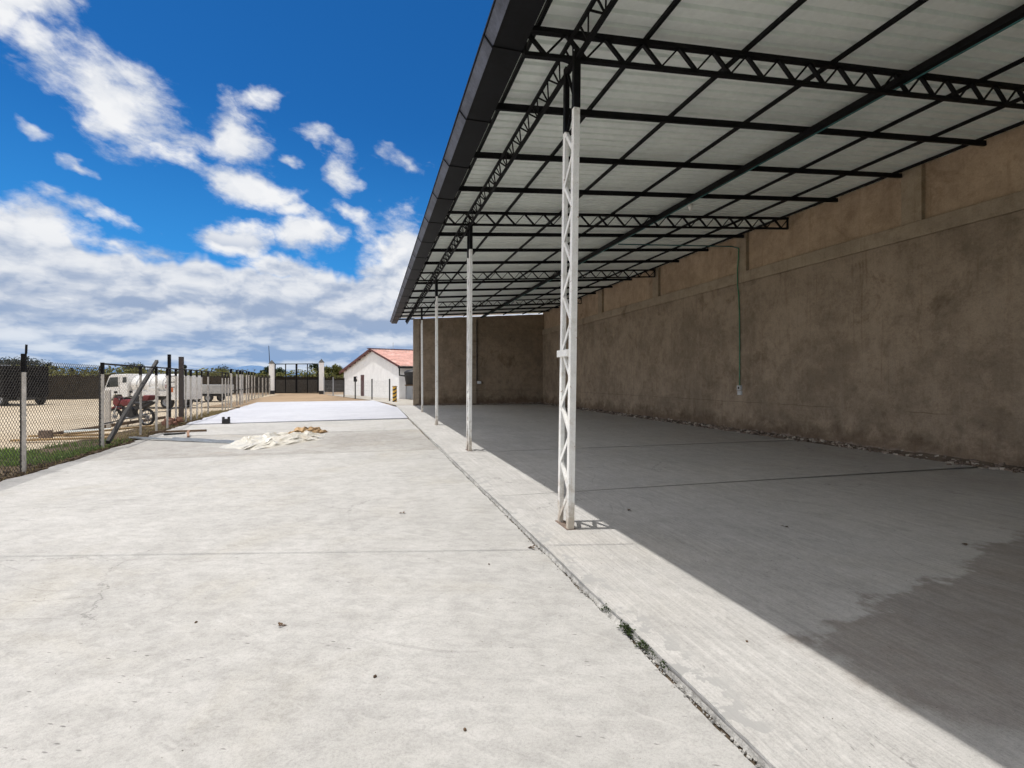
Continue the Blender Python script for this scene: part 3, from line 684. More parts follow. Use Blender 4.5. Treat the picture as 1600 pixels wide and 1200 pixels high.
MB().lathe([(.765, 1.9), (.79, 1.92), (.79, 1.97), (.77, 1.99)], 28, Matrix.Translation((3.3, 41.2, 0))).build('rim', M['dark'], tk)
MB().box(2.6, 4.0, 40.5, 41.9, 1.1, 1.2).build('stand_top', M['timber_dark'], tk)
for dx, dy in ((-.2, -.6), (.6, -.6), (-.6, .6), (.6, .6)): MB().box(3.3 + dx - .05, 3.3 + dx + .05, 41.2 + dy - .05, 41.2 + dy + .05, -.03, 1.1).build('leg', M['steel'], tk)

# ------------------------------------------------------------------ vehicles
def frame_at(loc, fwd):
    f = Vector((fwd[0], fwd[1], 0)).normalized(); l = Vector((-f.y, f.x, 0))
    return Matrix(((f.x, l.x, 0, loc[0]), (f.y, l.y, 0, loc[1]), (0, 0, 1, loc[2]), (0, 0, 0, 1)))
def wheel(T, par, x, y, r, w, rim):
    Mx = T @ Matrix.Translation((x, y, r)) @ Matrix.Rotation(R(90), 4, 'X')
    t = MB().lathe([(r * .6, -w / 2), (r * .92, -w / 2), (r, -w * .36), (r, w * .36), (r * .92, w / 2), (r * .6, w / 2)], 28, Mx).build('wheel', M['rubber'], par)
    MB().lathe([(0, -w * .3), (r * .25, -w * .3), (r * .3, -w * .15), (r * .5, -w * .18), (r * .6, -w * .5), (r * .6, w * .5), (r * .5, w * .18), (r * .3, w * .15), (r * .25, w * .3), (0, w * .3)], 24, Mx).build('rim', rim, t)
    return t
# tanker: x forward, left side (+y) faces the camera
tr = empty('tank_truck', (-12.8, 34.9, -.07)); tag(tr, 'small white tanker truck parked in the dirt yard behind the fence', 'truck')
T0 = frame_at((-12.35, 34.7, -.07), (-.93, .37)); T = T0 @ Matrix.Diagonal((.9, 1, 1, 1))
cab = [(2.62, .55), (2.66, .95), (2.60, 1.18), (2.28, 1.86), (2.12, 1.95), (1.0, 2.0), (.98, .62), (1.3, .62), (1.42, .8), (1.95, .8), (2.1, .55)]
MB().prism(cab, 'y', -.88, .88, T).build('cab', M['truck_white'], tr, .04)
for s in (.885, -.885):
    MB().prism([(1.62, 1.26), (2.47, 1.22), (2.22, 1.78), (1.66, 1.82)], 'y', min(s, s * 1.006), max(s, s * 1.006), T).build('side_window', M['glass'], tr)
    MB().prism([(1.05, 1.5), (1.32, 1.48), (1.32, 1.8), (1.05, 1.82)], 'y', min(s, s * 1.006), max(s, s * 1.006), T).build('rear_window', M['glass'], tr)
    MB().box(1.55, 1.565, min(s, s * 1.004), max(s, s * 1.004), .82, 1.85, T).build('door_seam', M['dark'], tr)
    MB().box(2.2, 2.5, min(s, s * 1.01), max(s, s * 1.01), .93, .99, T).build('turn_lamp', M['orange'], tr)
    MB().box(2.45, 2.55, min(s * 1.1, s * 1.22), max(s * 1.1, s * 1.22), 1.25, 1.55, T).build('mirror', M['dark'], tr)
MB().add([T @ Vector(p) for p in ((2.63, -.8, 1.2), (2.63, .8, 1.2), (2.33, .8, 1.84), (2.33, -.8, 1.84))], [(0, 1, 2, 3)]).build('windscreen', M['glass'], tr)
MB().box(2.6, 2.78, -.86, .86, .42, .68, T).build('bumper', M['truck_white'], tr, .03)
for s in (-.6, .6): MB().box(2.64, 2.70, s - .16, s + .16, .75, .92, T).build('headlight', M['glass'], tr)
MB().box(-2.5, 2.3, -.4, .4, .48, .72, T).build('chassis', M['dark'], tr)
tankp = [(math.cos(a * math.pi / 16) * .92, 1.36 + .64 * math.sin(a * math.pi / 16)) for a in range(32)]
tm = MB(); secs = [(.92, .25), (.86, .75), (.74, .95), (.6, 1), (-1.75, 1), (-1.9, .95), (-2.02, .75), (-2.06, .25)]
vs = [T @ Vector((x, u * k, 1.36 + (v - 1.36) * k)) for x, k in secs for u, v in tankp]
tm.add(vs, [(i * 32 + j, i * 32 + (j + 1) % 32, (i + 1) * 32 + (j + 1) % 32, (i + 1) * 32 + j) for i in range(len(secs) - 1) for j in range(32)] + [tuple(range(31, -1, -1)), tuple(range((len(secs) - 1) * 32, len(secs) * 32))], True)
tk2 = tm.build('tank', M['truck_white'], tr)
for x in (.3, -.6, -1.5):
    vs = [T @ Vector((x + dx, u * 1.012, 1.36 + (v - 1.36) * 1.012)) for dx in (-.02, .02) for u, v in tankp]
    MB().add(vs, [(j, (j + 1) % 32, 32 + (j + 1) % 32, 32 + j) for j in range(32)], True).build('band', M['steel'], tk2)
MB().box(-1.9, .7, -.9, .9, .72, 1.02, T).build('side_skirt', M['truck_white'], tr, .02)
MB().box(-1.2, -.55, .9, 1.02, .30, 1.2, T).build('side_cabinet', M['house_wall'], tr, .02)
MB().box(-2.62, -1.98, -.9, .9, .5, 1.9, T).build('rear_cabinet', M['truck_white'], tr, .03)
MB().box(-2.2, -2.05, .903, .91, .95, 1.2, T).build('placard', M['orange'], tr); MB().box(-1.85, -1.72, .93, .94, 1.15, 1.38, T).build('placard', M['red'], tr)
for x in (1.68, -1.65):
    for s in (.72, -.72): wheel(T0, tr, x * .9, s, .37, .24, M['steel'])
MB().box(-.5, .6, .5, .8, .35, .68, T).build('fuel_tank', M['dark'], tr, .03)
# low white cargo box trailer behind
T2 = frame_at((-11.9, 43.5, -.07), (-.96, .28)); t2 = empty('cargo_trailer', (-11.9, 43.5, -.07)); tag(t2, 'low pale grey box trailer parked behind the tanker, seen through the fence posts', 'trailer')
MB().box(-1.5, 1.5, -.85, .85, .62, 1.28, T2).build('box_body', plain('dull_grey_panel', (.42, .43, .44), .6, 0, .1, 3, dirt=((.3, .28, .25), .6)), t2, .02)
for x in (-1.5, -.5, .5, 1.48): MB().box(x, x + .04, .85, .88, .62, 1.28, T2).build('rib', M['steel'], t2)
MB().box(-1.6, 2.2, -.4, .4, .42, .60, T2).build('chassis', M['dark'], t2)
for x in (-.5, .4):
    for s in (.78, -.78): wheel(T2, t2, x, s, .3, .18, M['steel'])
# dark trailer at the far left
T3 = frame_at((-24.3, 42.2, -.07), (-.83, .56)); t3 = empty('dark_trailer', (-24.3, 42.2, -.07)); tag(t3, 'big black covered trailer at the left edge of the yard with a pale diagonal stay', 'trailer')
MB().box(-3.4, 4.5, -1.2, 1.2, .55, 2.55, T3).build('body', plain('black_tarp', (.006, .006, .007), .8, 0, .3, 2, .3, spec=.1), t3, .05)
MB().box(.5, 4.5, -1.15, 1.15, 2.56, 2.68, T3).build('roof', M['steel'], t3)
MB().box(-2.6, 4.5, 1.2, 1.26, .2, .42, T3).build('skirt', M['house_wall2'], t3)
MB().bar(T3 @ Vector((1.2, 1.26, 1.75)), T3 @ Vector((-1.9, 1.26, .95)), .06, .05).build('stay', M['house_wall'], t3)
MB().box(-3.4, 4.5, -.5, .5, .35, .55, T3).build('chassis', M['dark'], t3)
for x in (-2.9, 3.2):
    for s in (1.0, -1.0): wheel(T3, t3, x, s, .42, .26, M['steel'])
# motorcycle
T4 = frame_at((-8.35, 21.42, -.06), (-.93, .36)); mo = empty('motorcycle', (-8.35, 21.42, -.06)); tag(mo, 'red and black motorcycle parked behind the fence in front of the tanker', 'motorcycle')
def mwheel(x):
    r, w = .31, .1; Mx = T4 @ Matrix.Translation((x, 0, r)) @ Matrix.Rotation(R(90), 4, 'X')
    o = MB().lathe([(r * .8, -w / 2), (r * .95, -w / 2), (r, -w * .2), (r, w * .2), (r * .95, w / 2), (r * .8, w / 2), (r * .8, -w / 2)], 28, Mx).build('wheel', M['rubber'], mo)
    m = MB().lathe([(r * .74, -.02), (r * .80, -.03), (r * .80, .03), (r * .74, .02), (r * .74, -.02)], 28, Mx)
    for k in range(10):
        a = k * math.pi / 5; m.bar(Mx @ Vector((.03 * math.cos(a), .03 * math.sin(a), 0)), Mx @ Vector((r * .77 * math.cos(a), r * .77 * math.sin(a), 0)), .014, .02)
    m.tube([Mx @ Vector((0, 0, -.07)), Mx @ Vector((0, 0, .07))], .05, 12); m.build('rim', M['steel'], o)
mwheel(-.63); mwheel(.63)
def tp4(*pts): return [T4 @ Vector(p) for p in pts]
for s in (-.08, .08): MB().tube(tp4((.63, s, .31), (.42, s, .82), (.36, s, .98)), .025, 8).build('fork', M['steel'], mo)
MB().tube(tp4((.36, 0, .85), (.1, 0, .72), (-.3, 0, .68), (-.62, 0, .74)), .03, 8).tube(tp4((.36, 0, .8), (.25, 0, .4), (-.15, 0, .3), (-.3, 0, .66)), .026, 8).tube(tp4((-.15, .07, .33), (-.63, .07, .31)), .025, 8).tube(tp4((-.15, -.07, .33), (-.63, -.07, .31)), .025, 8).build('frame', M['dark'], mo)
MB().prism([(.25, .35), (.28, .55), (.1, .68), (-.15, .62), (-.22, .36), (.0, .26)], 'y', -.12, .12, T4).build('engine', M['dark'], mo, .03)
MB().prism([(.34, .80), (.28, .93), (.05, .96), (-.12, .84), (-.1, .74), (.2, .70)], 'y', -.13, .13, T4).build('fuel_tank', M['moto_red'], mo, .05)
MB().prism([(-.08, .78), (-.1, .86), (-.4, .84), (-.78, .90), (-.8, .84), (-.4, .74)], 'y', -.12, .12, T4).build('seat', M['dark'], mo, .03)
MB().prism([(-.2, .74), (-.45, .72), (-.9, .88), (-.85, .78), (-.5, .60), (-.25, .58)], 'y', -.11, .11, T4).build('tail_fairing', M['dark'], mo, .02)
MB().prism([(-.78, .9), (-.9, 1.10), (-.62, 1.10), (-.58, .9)], 'y', -.17, .17, T4).build('rear_case', M['moto_red'], mo, .03)
MB().prism([(.45, .68), (.62, .80), (.56, 1.0), (.4, 1.05), (.33, .85)], 'y', -.12, .12, T4).build('front_fairing', M['moto_red'], mo, .03)
MB().prism([(.35, .64), (.6, .70), (.95, .52), (.9, .50), (.6, .64), (.38, .58)], 'y', -.07, .07, T4).build('front_mudguard', M['moto_red'], mo, .01)
MB().tube(tp4((.28, .36, 1.04), (.36, .12, 1.0), (.36, -.12, 1.0), (.28, -.36, 1.04)), .018, 8).build('handlebar', M['dark'], mo)
for s in (-.28, .28): MB().tube(tp4((.33, s, 1.03), (.3, s * 1.15, 1.2)), .008, 6).box(.27, .3, s * 1.15 - .06, s * 1.15 + .06, 1.17, 1.25, T4).build('mirror', M['dark'], mo)
MB().tube(tp4((.12, .14, .3), (-.2, .16, .27), (-.75, .18, .42)), [.025, .03, .05], 8).build('exhaust', M['steel'], mo)
MB().tube(tp4((-.1, .05, .3), (-.12, .28, -.0)), .014, 6).build('kickstand', M['dark'], mo)

# ------------------------------------------------------------------ things lying about
def laid(name, pts, w, h, mat, label, cat, group=None):
    m = MB()
    for a, b in zip(pts[:-1], pts[1:]): m.bar(a, b, w, h)
    return tag(m.build(name, mat, None, .004), label, cat, group)
G1 = 'timber planks lying in the yard'
laid('plank', [(-9.1, 16.45, .0), (-6.9, 16.35, .02)], .14, .05, M['timber'], 'yellowish sawn plank nearest the fence, lying in the grass edge', 'plank', G1)
laid('plank', [(-9.3, 17.55, .0), (-7.0, 16.95, .05)], .12, .05, M['timber'], 'shorter yellow plank crossing behind the nearest one', 'plank', G1)
laid('plank', [(-9.0, 17.9, .0), (-7.9, 23.2, .1)], .12, .10, M['timber_dark'], 'long dark beam running away beneath the motorcycle', 'plank', G1)
laid('plank', [(-8.3, 17.2, .06), (-6.9, 19.3, .08)], .12, .05, M['timber'], 'long yellow plank angled toward the corner brace', 'plank', G1)
tag(MB().box(-.14, .14, -.09, .09, 0, .25, Matrix.Translation((-8.72, 17.15, -.06)) @ Matrix.Rotation(.3, 4, 'Z')).build('clay_block', M['block'], None, .01), 'upright brown clay block standing by the planks', 'block')
tag(MB().box(-.55, .55, -.2, .2, 0, .03, Matrix.Translation((-8.15, 18.1, .06)) @ Matrix.Rotation(.5, 4, 'Z') @ Matrix.Rotation(.06, 4, 'X')).build('board', M['cementboard'], None, .004), 'pale grey board lying across the planks', 'board')
# folded sheet-metal strips
for nm, a, b, w, lb in (('metal_strip', (-6.25, 16.05, .03), (-3.3, 14.35, -.02), .13, 'long grey folded metal strip reaching from the fence to the tarpaulin'), ('metal_strip', (-5.2, 15.95, -.01), (-2.7, 14.2, -.02), .10, 'paler metal strip with one end under the tarpaulin')):
    a, b = Vector(a), Vector(b); d = (b - a).normalized(); s = d.cross(Vector((0, 0, 1))); vs = []
    for i in range(13):
        p = a.lerp(b, i / 12); z = .012 * noise.noise((i * .6, 1, 2)); 
        for k, (o, h) in enumerate(((-w / 2, .03), (-w / 2, 0), (0, .006), (w / 2, 0), (w / 2, .04))): vs.append(p + s * o + Vector((0, 0, h + z)))
    tag(MB().add(vs, [(5 * i + j, 5 * i + j + 1, 5 * i + j + 6, 5 * i + j + 5) for i in range(12) for j in range(4)]).build(nm, M['sheetmetal']), lb, 'metal strip', 'metal strips on the slab')
laid('stick', [(-6.3, 17.45, .04), (-5.6, 17.6, .035), (-4.9, 17.75, .03)], .07, .06, M['timber_dark'], 'dark wooden stick lying on the slab by the fence', 'stick')
laid('bar_piece', [(-5.75, 16.85, .015), (-5.3, 17.15, .02)], .08, .04, M['dark'], 'short black bar piece on the slab near the metal strips', 'bar')
laid('bent_bracket', [(-5.08, 16.75, .12), (-5.0, 16.4, .10), (-4.9, 16.1, .02)], .06, .05, plain('rusty', (.25, .15, .10), .8), 'bent rusty bracket lying on the slab beside the dark stick', 'bracket')
m = MB()
for i in range(16): chunk(m, -6.75 + random.gauss(0, .12), 20.6 + random.gauss(0, .25), .05 + .13 * random.random(), random.uniform(.15, .26), .9)
tag(m.build('brick_heap', M['brick']), 'small heap of reddish brick rubble at the foot of the fence', 'rubble heap')
kb = empty('black_can', (-5.1, 20.75, -.01)); tag(kb, 'small black can standing at the front edge of the pale slab', 'can')
MB().box(-5.22, -4.98, 20.66, 20.86, -.01, .17).build('body', M['dark'], kb, .02)
for s in (-.09, .09): MB().box(-5.1 + s - .03, -5.1 + s + .03, 20.68, 20.84, .17, .24).build('handle', M['dark'], kb, .01)
# crumpled plastic tarpaulin
def crumple(name, mat, par, cx, cy, ang, hl, hw, hgt, seed, zb, squash=.0):
    n = 70; k = 40; vs = []; idx = {}; fs = []
    ca, sa = math.cos(ang), math.sin(ang)
    for j in range(k + 1):
        for i in range(n + 1):
            u = i / n * 2 - 1; v = j / k * 2 - 1
            bu = 1 + .16 * noise.noise((v * 2, seed, 1)); bv = 1 + .28 * noise.noise((u * 2.6, seed, 2)); fall = max(0, 1 - abs(u) ** 3.5) * max(0, 1 - abs(v) ** 2.4)
            X = u * hl * bu; Y = v * hw * bv * (1 - .35 * u * u)
            X += .08 * noise.noise((u * 5, v * 5, seed)); Y += .08 * noise.noise((u * 5, v * 5, seed + 9))
            q = Vector((X * 1.7 + .5 * noise.noise((X * 2, Y * 2, seed)), Y * 2.9, seed)); rid = 1 - abs(noise.noise(q)) * 2.6; rid2 = 1 - abs(noise.noise(q * 2.1 + Vector((3, 1, 0)))) * 2.6; r3 = noise.noise(q * 6)
            z = zb + hgt * fall * max(.02, .42 + .5 * rid + .16 * rid2 + .03 * r3 + .5 * noise.noise((X * .9, Y * .9, seed + 4)))
            vs.append((cx + X * ca - Y * sa, cy + X * sa + Y * ca, z))
    fs = [(j * (n + 1) + i, j * (n + 1) + i + 1, (j + 1) * (n + 1) + i + 1, (j + 1) * (n + 1) + i) for j in range(k) for i in range(n)]
    return MB().add(vs, fs).build(name, mat, par)
tp = empty('tarpaulin', (-2.3, 14.8, 0)); tag(tp, 'crumpled dirty white plastic tarpaulin with a brown muddy fold on the slab', 'tarpaulin')
crumple('plastic_film', M['plastic'], tp, -2.4, 14.75, R(64), 1.6, .70, .23, 3.1, -.028)
crumple('film_edge', M['plastic'], tp, -2.15, 14.1, R(56), 1.25, .36, .17, 8.3, -.026)
crumple('muddy_fold', M['brown_sheet'], tp, -1.85, 15.9, R(66), 1.15, .20, .24, 5.7, -.027)

# ------------------------------------------------------------------ weeds, leaves, stones
def leaf(m, p, d, L, w, droop=.3):
    d = Vector(d).normalized(); s = d.cross(Vector((0, 0, 1)));  s = s.normalized() if s.length > .01 else Vector((1, 0, 0)); p = Vector(p)
    a = p + d * L * .5 + Vector((0, 0, -droop * L * .1)); b = p + d * L + Vector((0, 0, -droop * L * .5))
    m.add([p, a + s * w / 2, b, a - s * w / 2], [(0, 1, 2, 3)])
def weed(x, y, size, n, label):
    m = MB()
    for i in range(n):
        a = random.random() * 6.28; el = random.uniform(.05, 1.0)
        st = Vector((x + random.gauss(0, .012), y + random.gauss(0, size * 1.1), random.uniform(-.03, size * .2)))
        leaf(m, st, (math.cos(a) * math.cos(el), math.sin(a) * math.cos(el), math.sin(el)), size * random.uniform(.4, 1), size * random.uniform(.28, .5))
    tag(m.build('weed', M['weed']), label, 'weed', 'weeds growing in the slab gap')
weed(1.588, 3.28, .026, 60, 'weed tuft farthest from the camera in the slab gap'); weed(1.588, 2.98, .036, 120, 'thickest green weed tuft in the middle of the slab gap')
weed(1.59, 2.78, .030, 80, 'weed tuft just nearer than the thickest one in the slab gap'); weed(1.592, 2.56, .024, 50, 'small weed tuft nearest the camera in the slab gap'); 
weed(1.59, 2.68, .020, 40, 'tiny weed between the two nearest tufts in the slab gap')
G2 = 'small stones and dry leaves on the concrete'
for i, (x, y, s, lb) in enumerate([(-1.13, 3.86, .035, 'dark stone on the left yard slab, the left one of a pair'), (-.57, 3.65, .04, 'dark curled leaf on the middle of the yard slab'), (.37, 6.34, .05, 'dark leaf on the far part of the near yard slab'), (1.50, 4.72, .06, 'brown dry leaf at the slab gap near the first column'), (.02, 2.9, .03, 'tiny stone in the near centre of the yard slab'), (.42, 2.35, .028, 'tiny stone near the lower centre of the yard slab'), (1.0, 4.4, .025, 'small stone on the yard slab left of the gap'), (2.2, 2.62, .03, 'small stone on the sunlit strip of the shed floor'), (4.3, 4.55, .05, 'dry leaf on the shaded shed floor'), (3.0, 5.6, .05, 'dry leaf on the shaded floor right of the first column'), (5.5, 3.6, .05, 'dark leaf near the damp patch'), (.3, 1.86, .02, 'tiny stone close to the bottom edge of the picture')]):
    m = MB()
    if i in (1, 2, 3, 8, 9, 10):
        for k in range(4): leaf(m, (x + random.gauss(0, s * .2), y + random.gauss(0, s * .2), .012 if x > 1.6 else -.022), (random.gauss(0, 1), random.gauss(0, 1), .35), s, s * .5, .6)
        nm = 'dry_leaf'
    else: chunk(m, x, y, s * .12 + (-.028 if x < 1.6 else .004), s * .55, .8); nm = 'stone'
    tag(m.build(nm, M['dryleaf']), lb, nm.replace('_', ' '), G2)
gr = MB()
for i in range(2600):       # loose grit scattered over all slabs
    y = random.uniform(1.5, 16) if i % 3 else random.uniform(1.5, 6); x = random.uniform(-5, 10.5)
    if x > 1.55 and x < 1.65: continue
    s = random.choice([.003, .003, .004, .005, .007]) ; chunk(gr, x, y, .007 if x > 1.6 else lerp(-.012, -.034, (x + 5.7) / 7.3), s, .8)
tag(gr.build('grit', plain('grit', (.24, .22, .20), .9, 0, .4, 30)), kind='stuff', label='loose grit scattered on the concrete')
# crumbs along the gap
cr = MB()
for i in range(1500):
    y = random.uniform(1.2, 14); chunk(cr, 1.592 - .0045 * y + wob(y) + random.gauss(0, .012), y, -.042 + .012 * random.random(), random.uniform(.006, .02), .7)
y0_ = 0
for i in range(260):
    y0_, y1_ = 1.0 + i * .05, 1.05 + i * .05
    def fw(y): return .012 + .020 * max(0, noise.noise((y * 1.7, 8, 2)) + .15) + .006 * noise.noise((y * 9, 8, 2))
    a0, a1 = 1.612 - .0045 * y0_ + .5 * wob(y0_), 1.612 - .0045 * y1_ + .5 * wob(y1_)
    cr.quad((a0 - .004, y0_, -.008), (a1 - .004, y1_, -.008), (a1 - fw(y1_), y1_, -.036), (a0 - fw(y0_), y0_, -.036))
tag(cr.build('crumbled_mortar', plain('mortar_crumbs', (.36, .35, .33), .95, 0, .3, 20)), kind='stuff', label='crumbled mortar in the gap between slabs')
# grass strip by the fence
def grass(name, mat, n, fx, h, label):
    m = MB()
    for i in range(n):
        x, y = fx(); z = -.07; a = random.random() * 6.28; L = h * random.uniform(.4, 1.1); b = random.uniform(.1, .5)
        d = Vector((math.cos(a) * b, math.sin(a) * b, 1)); s = Vector((-math.sin(a), math.cos(a), 0)) * .008
        p = Vector((x, y, z)); q = p + d * L * .6; e = q + Vector((math.cos(a) * b * 1.6, math.sin(a) * b * 1.6, .5)) * L * .4
        m.add([p - s, p + s, q + s * .7, q - s * .7, e], [(0, 1, 2, 3), (3, 2, 4)])
    return tag(m.build(name, mat), kind='stuff', label=label)
def gz():
    while True:
        x, y = random.uniform(-10.8, -6.0), random.uniform(11.8, 16.0)
        if random.random() < .75 - max(0, y - 13.2) * .3 - max(0, x + 8) * .12 + .9 * noise.noise((x * .8, y * .8, 1)) and y > 11.4 + (x + 6) * -.25: return x, y
grass('grass', M['grass'], 15000, gz, .17, 'green grass strip behind the near fence')
def gz2():
    while True:
        y = random.uniform(9, 30); x = edge_left(y) - abs(random.gauss(0, .5)) - .05
        if y > 16 or random.random() < .4: return x, y
grass('dry_grass', M['grass_dry'], 7000, gz2, .13, 'dry straw-coloured grass along the fence line')
sb = MB()
for i in range(2200):
    y = random.uniform(7, 24); x = edge_left(y) - .02 - abs(random.gauss(0, .22)); chunk(sb, x, y, -.05 + .05 * random.random(), random.choice([.02, .03, .05, .08]))
tag(sb.build('clods', M['soil']), kind='stuff', label='dark soil clods along the slab edge')

# ------------------------------------------------------------------ hedge, trees, hills
def leafcloud(m, pts, s0, s1):
    for p in pts:
        a = Vector((random.gauss(0, 1), random.gauss(0, 1), random.gauss(0, .6))).normalized(); b = a.cross(Vector((random.gauss(0, 1), random.gauss(0, 1), 1))).normalized(); s = random.uniform(s0, s1)
        p = Vector(p); m.add([p - a * s, p + b * s * .5, p + a * s, p - b * s * .5], [(0, 1, 2, 3)])
HL = [(-62, 46), (-42, 51), (-22, 52.5), (-17, 62), (-14.5, 71), (6, 74), (30, 90)]
hd = empty('hedge', (-20, 55, 0)); tag(hd, 'long dark hedge with olive growth on top, bounding the dirt yard', 'hedge')
lo_, hi_ = [], []
core = MB()
for a, b in zip(HL[:-1], HL[1:]):
    a, b = Vector((*a, 0)), Vector((*b, 0)); L = (b - a).length; d = (b - a) / L; nn = Vector((-d.y, d.x, 0))
    core.bar(a + Vector((0, 0, .95)), b + Vector((0, 0, .95)), .7, 2.1)
    for i in range(int(L * 150)):
        u = random.random(); p = a.lerp(b, u) + nn * random.uniform(-.6, .6); p.z = random.uniform(-.05, 2.1); lo_.append(p)
    for i in range(int(L * 90)):
        u = random.random(); p = a.lerp(b, u) + nn * random.gauss(0, .8); s_ = u * L; p.z = 1.95 + min(.8, abs(random.gauss(0, .36))) * (1 + .9 * noise.noise((s_ * .3, a.x, 1))) + .3 * noise.noise((s_ * .15, a.x, 6)); hi_.append(p)
core.build('hedge_core', M['leaf_brown'], hd)
m = MB(); leafcloud(m, lo_, .07, .17); m.build('foliage', M['leaf_brown'], hd)
m = MB(); leafcloud(m, hi_, .10, .24); m.build('top_growth', M['leaf_olive'], hd)
gpil = MB().box(-28.1, -27.4, 49.6, 50.2, -.1, 2.05).build('concrete_pillar', plain('pillar_grey', (.14, .13, .12), .9, 0, .2, 3, .3), None, .02); tag(gpil, 'weathered grey concrete pillar standing in front of the dark hedge', 'pillar')
def tree(x, y, h, w, label, mat, seed, conifer=False, n=2200):
    rr = random.Random(seed); o = empty('tree', (x, y, 0)); tag(o, label, 'tree', 'trees on the horizon')
    MB().tube([(x, y, -.2), (x + .1 * w, y, h * .3), (x - .05 * w, y, h * .6), (x, y, h * .85)], [h * .03, h * .022, h * .014, h * .005], 7).build('trunk', M['bark'], o)
    br = MB(); pts = []
    cl = []
    for i in range(16):
        t = rr.uniform(.25, .95); 
        if conifer: rad = w * (1 - t) * .9 + .1
        else: rad = w * math.sin(math.pi * min(1, (t - .12) / .9)) ** .7
        a = rr.random() * 6.28; q = rr.uniform(.3, .9) * rad; c = (x + q * math.cos(a), y + q * math.sin(a), h * t); cl.append((c, max(.3, (.28 if conifer else .42) * w * rr.uniform(.6, 1.2))))
        br.tube([(x, y, h * max(.2, t - .2)), c], [h * .008, h * .003], 5, False)
    br.build('branches', M['bark'], o)
    for i in range(n):
        c, r = cl[rr.randrange(len(cl))]; v = Vector((rr.gauss(0, 1), rr.gauss(0, 1), rr.gauss(0, .7))); v = v.normalized() * r * rr.random() ** .4
        pts.append(Vector(c) + v)
    m = MB(); leafcloud(m, pts, h * .028, h * .06); m.build('crown', mat, o)
TR = [(-131, 233, 8.4, 6, 0, 'broad dark tree at the far left behind the black trailer'), (-133.5, 244.1, 9.6, 6, 0, 'tallest dark tree left of the near fence post'), (-132.4, 249, 9.4, 6, 0, 'dark rounded tree right behind the near fence post'), (-125.3, 241.9, 8.5, 5, 0, 'lower dark tree just right of the near fence post'), (-119.4, 235, 7.4, 3.5, 0, 'smallest bushy tree sloping down to the hedge line'), (-119, 240.2, 6.6, 1.8, 1, 'pointed conifer above the hedge, third left of the corner post'), (-119.1, 245.3, 6.4, 1.8, 1, 'small pointed conifer above the hedge, second left of the corner post'), (-112.8, 238.5, 6.5, 2.0, 1, 'small conifer above the hedge, next to the corner post'),
      (-96.2, 244.3, 7, 5, 0, 'bushy dark tree above the tanker cab'), (-90.1, 237.4, 7.3, 5, 0, 'dark tree above the tank of the truck'), (-72.1, 232.4, 7.4, 2.4, 1, 'conifer right behind the two dark poles'), (-61, 239.7, 6.2, 6, 0, 'wide low tree above the post fence'),
      (-25.4, 141.8, 4.9, 2.4, 0, 'dark tree beside the left gate pillar'), (-22.3, 141, 4.7, 1.6, 0, 'dark tree seen through the left gate leaf'), (-11.8, 117.3, 4.9, 1.7, 0, 'leafy tree seen through the right gate leaf'), (-8.2, 111.2, 4.0, 2.2, 0, 'low yellow-green tree right of the gate pillar'), (-6.2, 110.6, 5.0, 2.0, 0, 'yellow-green tree behind the low roof edge of the house')]
for i, (x, y, h, w, cn, lb) in enumerate(TR):
    tree(x, y, h, w, lb, M['leaf_olive'] if i > 14 else M['leaf_tree'] if i > 11 else M['leaf_tree2'], 100 + i, bool(cn))
tl = MB(); pts = []
for i in range(9000):
    x = random.uniform(-260, 90); y = 235 + random.gauss(0, 4); pts.append((x, y, min(3.6, abs(random.gauss(0, 1.7))) * (1 + .8 * noise.noise((x * .05, 1, 1))) + .3))
leafcloud(tl, pts, .35, .8); tag(tl.build('tree_line', M['leaf_tree2']), kind='stuff', label='low distant line of trees and scrub along the horizon')
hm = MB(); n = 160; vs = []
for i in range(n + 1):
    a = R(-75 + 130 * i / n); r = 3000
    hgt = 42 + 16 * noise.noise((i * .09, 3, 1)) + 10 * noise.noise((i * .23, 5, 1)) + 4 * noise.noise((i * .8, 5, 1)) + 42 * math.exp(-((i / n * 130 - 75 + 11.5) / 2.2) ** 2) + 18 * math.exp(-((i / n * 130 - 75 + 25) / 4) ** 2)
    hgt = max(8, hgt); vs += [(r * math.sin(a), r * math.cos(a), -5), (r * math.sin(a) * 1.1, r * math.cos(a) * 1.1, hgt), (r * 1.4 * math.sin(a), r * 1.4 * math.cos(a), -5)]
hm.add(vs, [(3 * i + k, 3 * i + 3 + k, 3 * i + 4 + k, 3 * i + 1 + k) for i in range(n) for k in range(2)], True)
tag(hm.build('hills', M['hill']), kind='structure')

# ------------------------------------------------------------------ overhead cable (casts the thin shadow line on the slab)
cab_ = [(lerp(1.12, -16, i / 24), lerp(4.75, 8.6, i / 24), 5.6 + 1.2 * (i / 24) - 1.1 * math.sin(math.pi * i / 24) * .5) for i in range(25)]
tag(MB().tube(cab_, .0075, 6).build('overhead_cable', M['dark']), 'thin overhead cable above the yard whose shadow line crosses the concrete slab', 'cable')
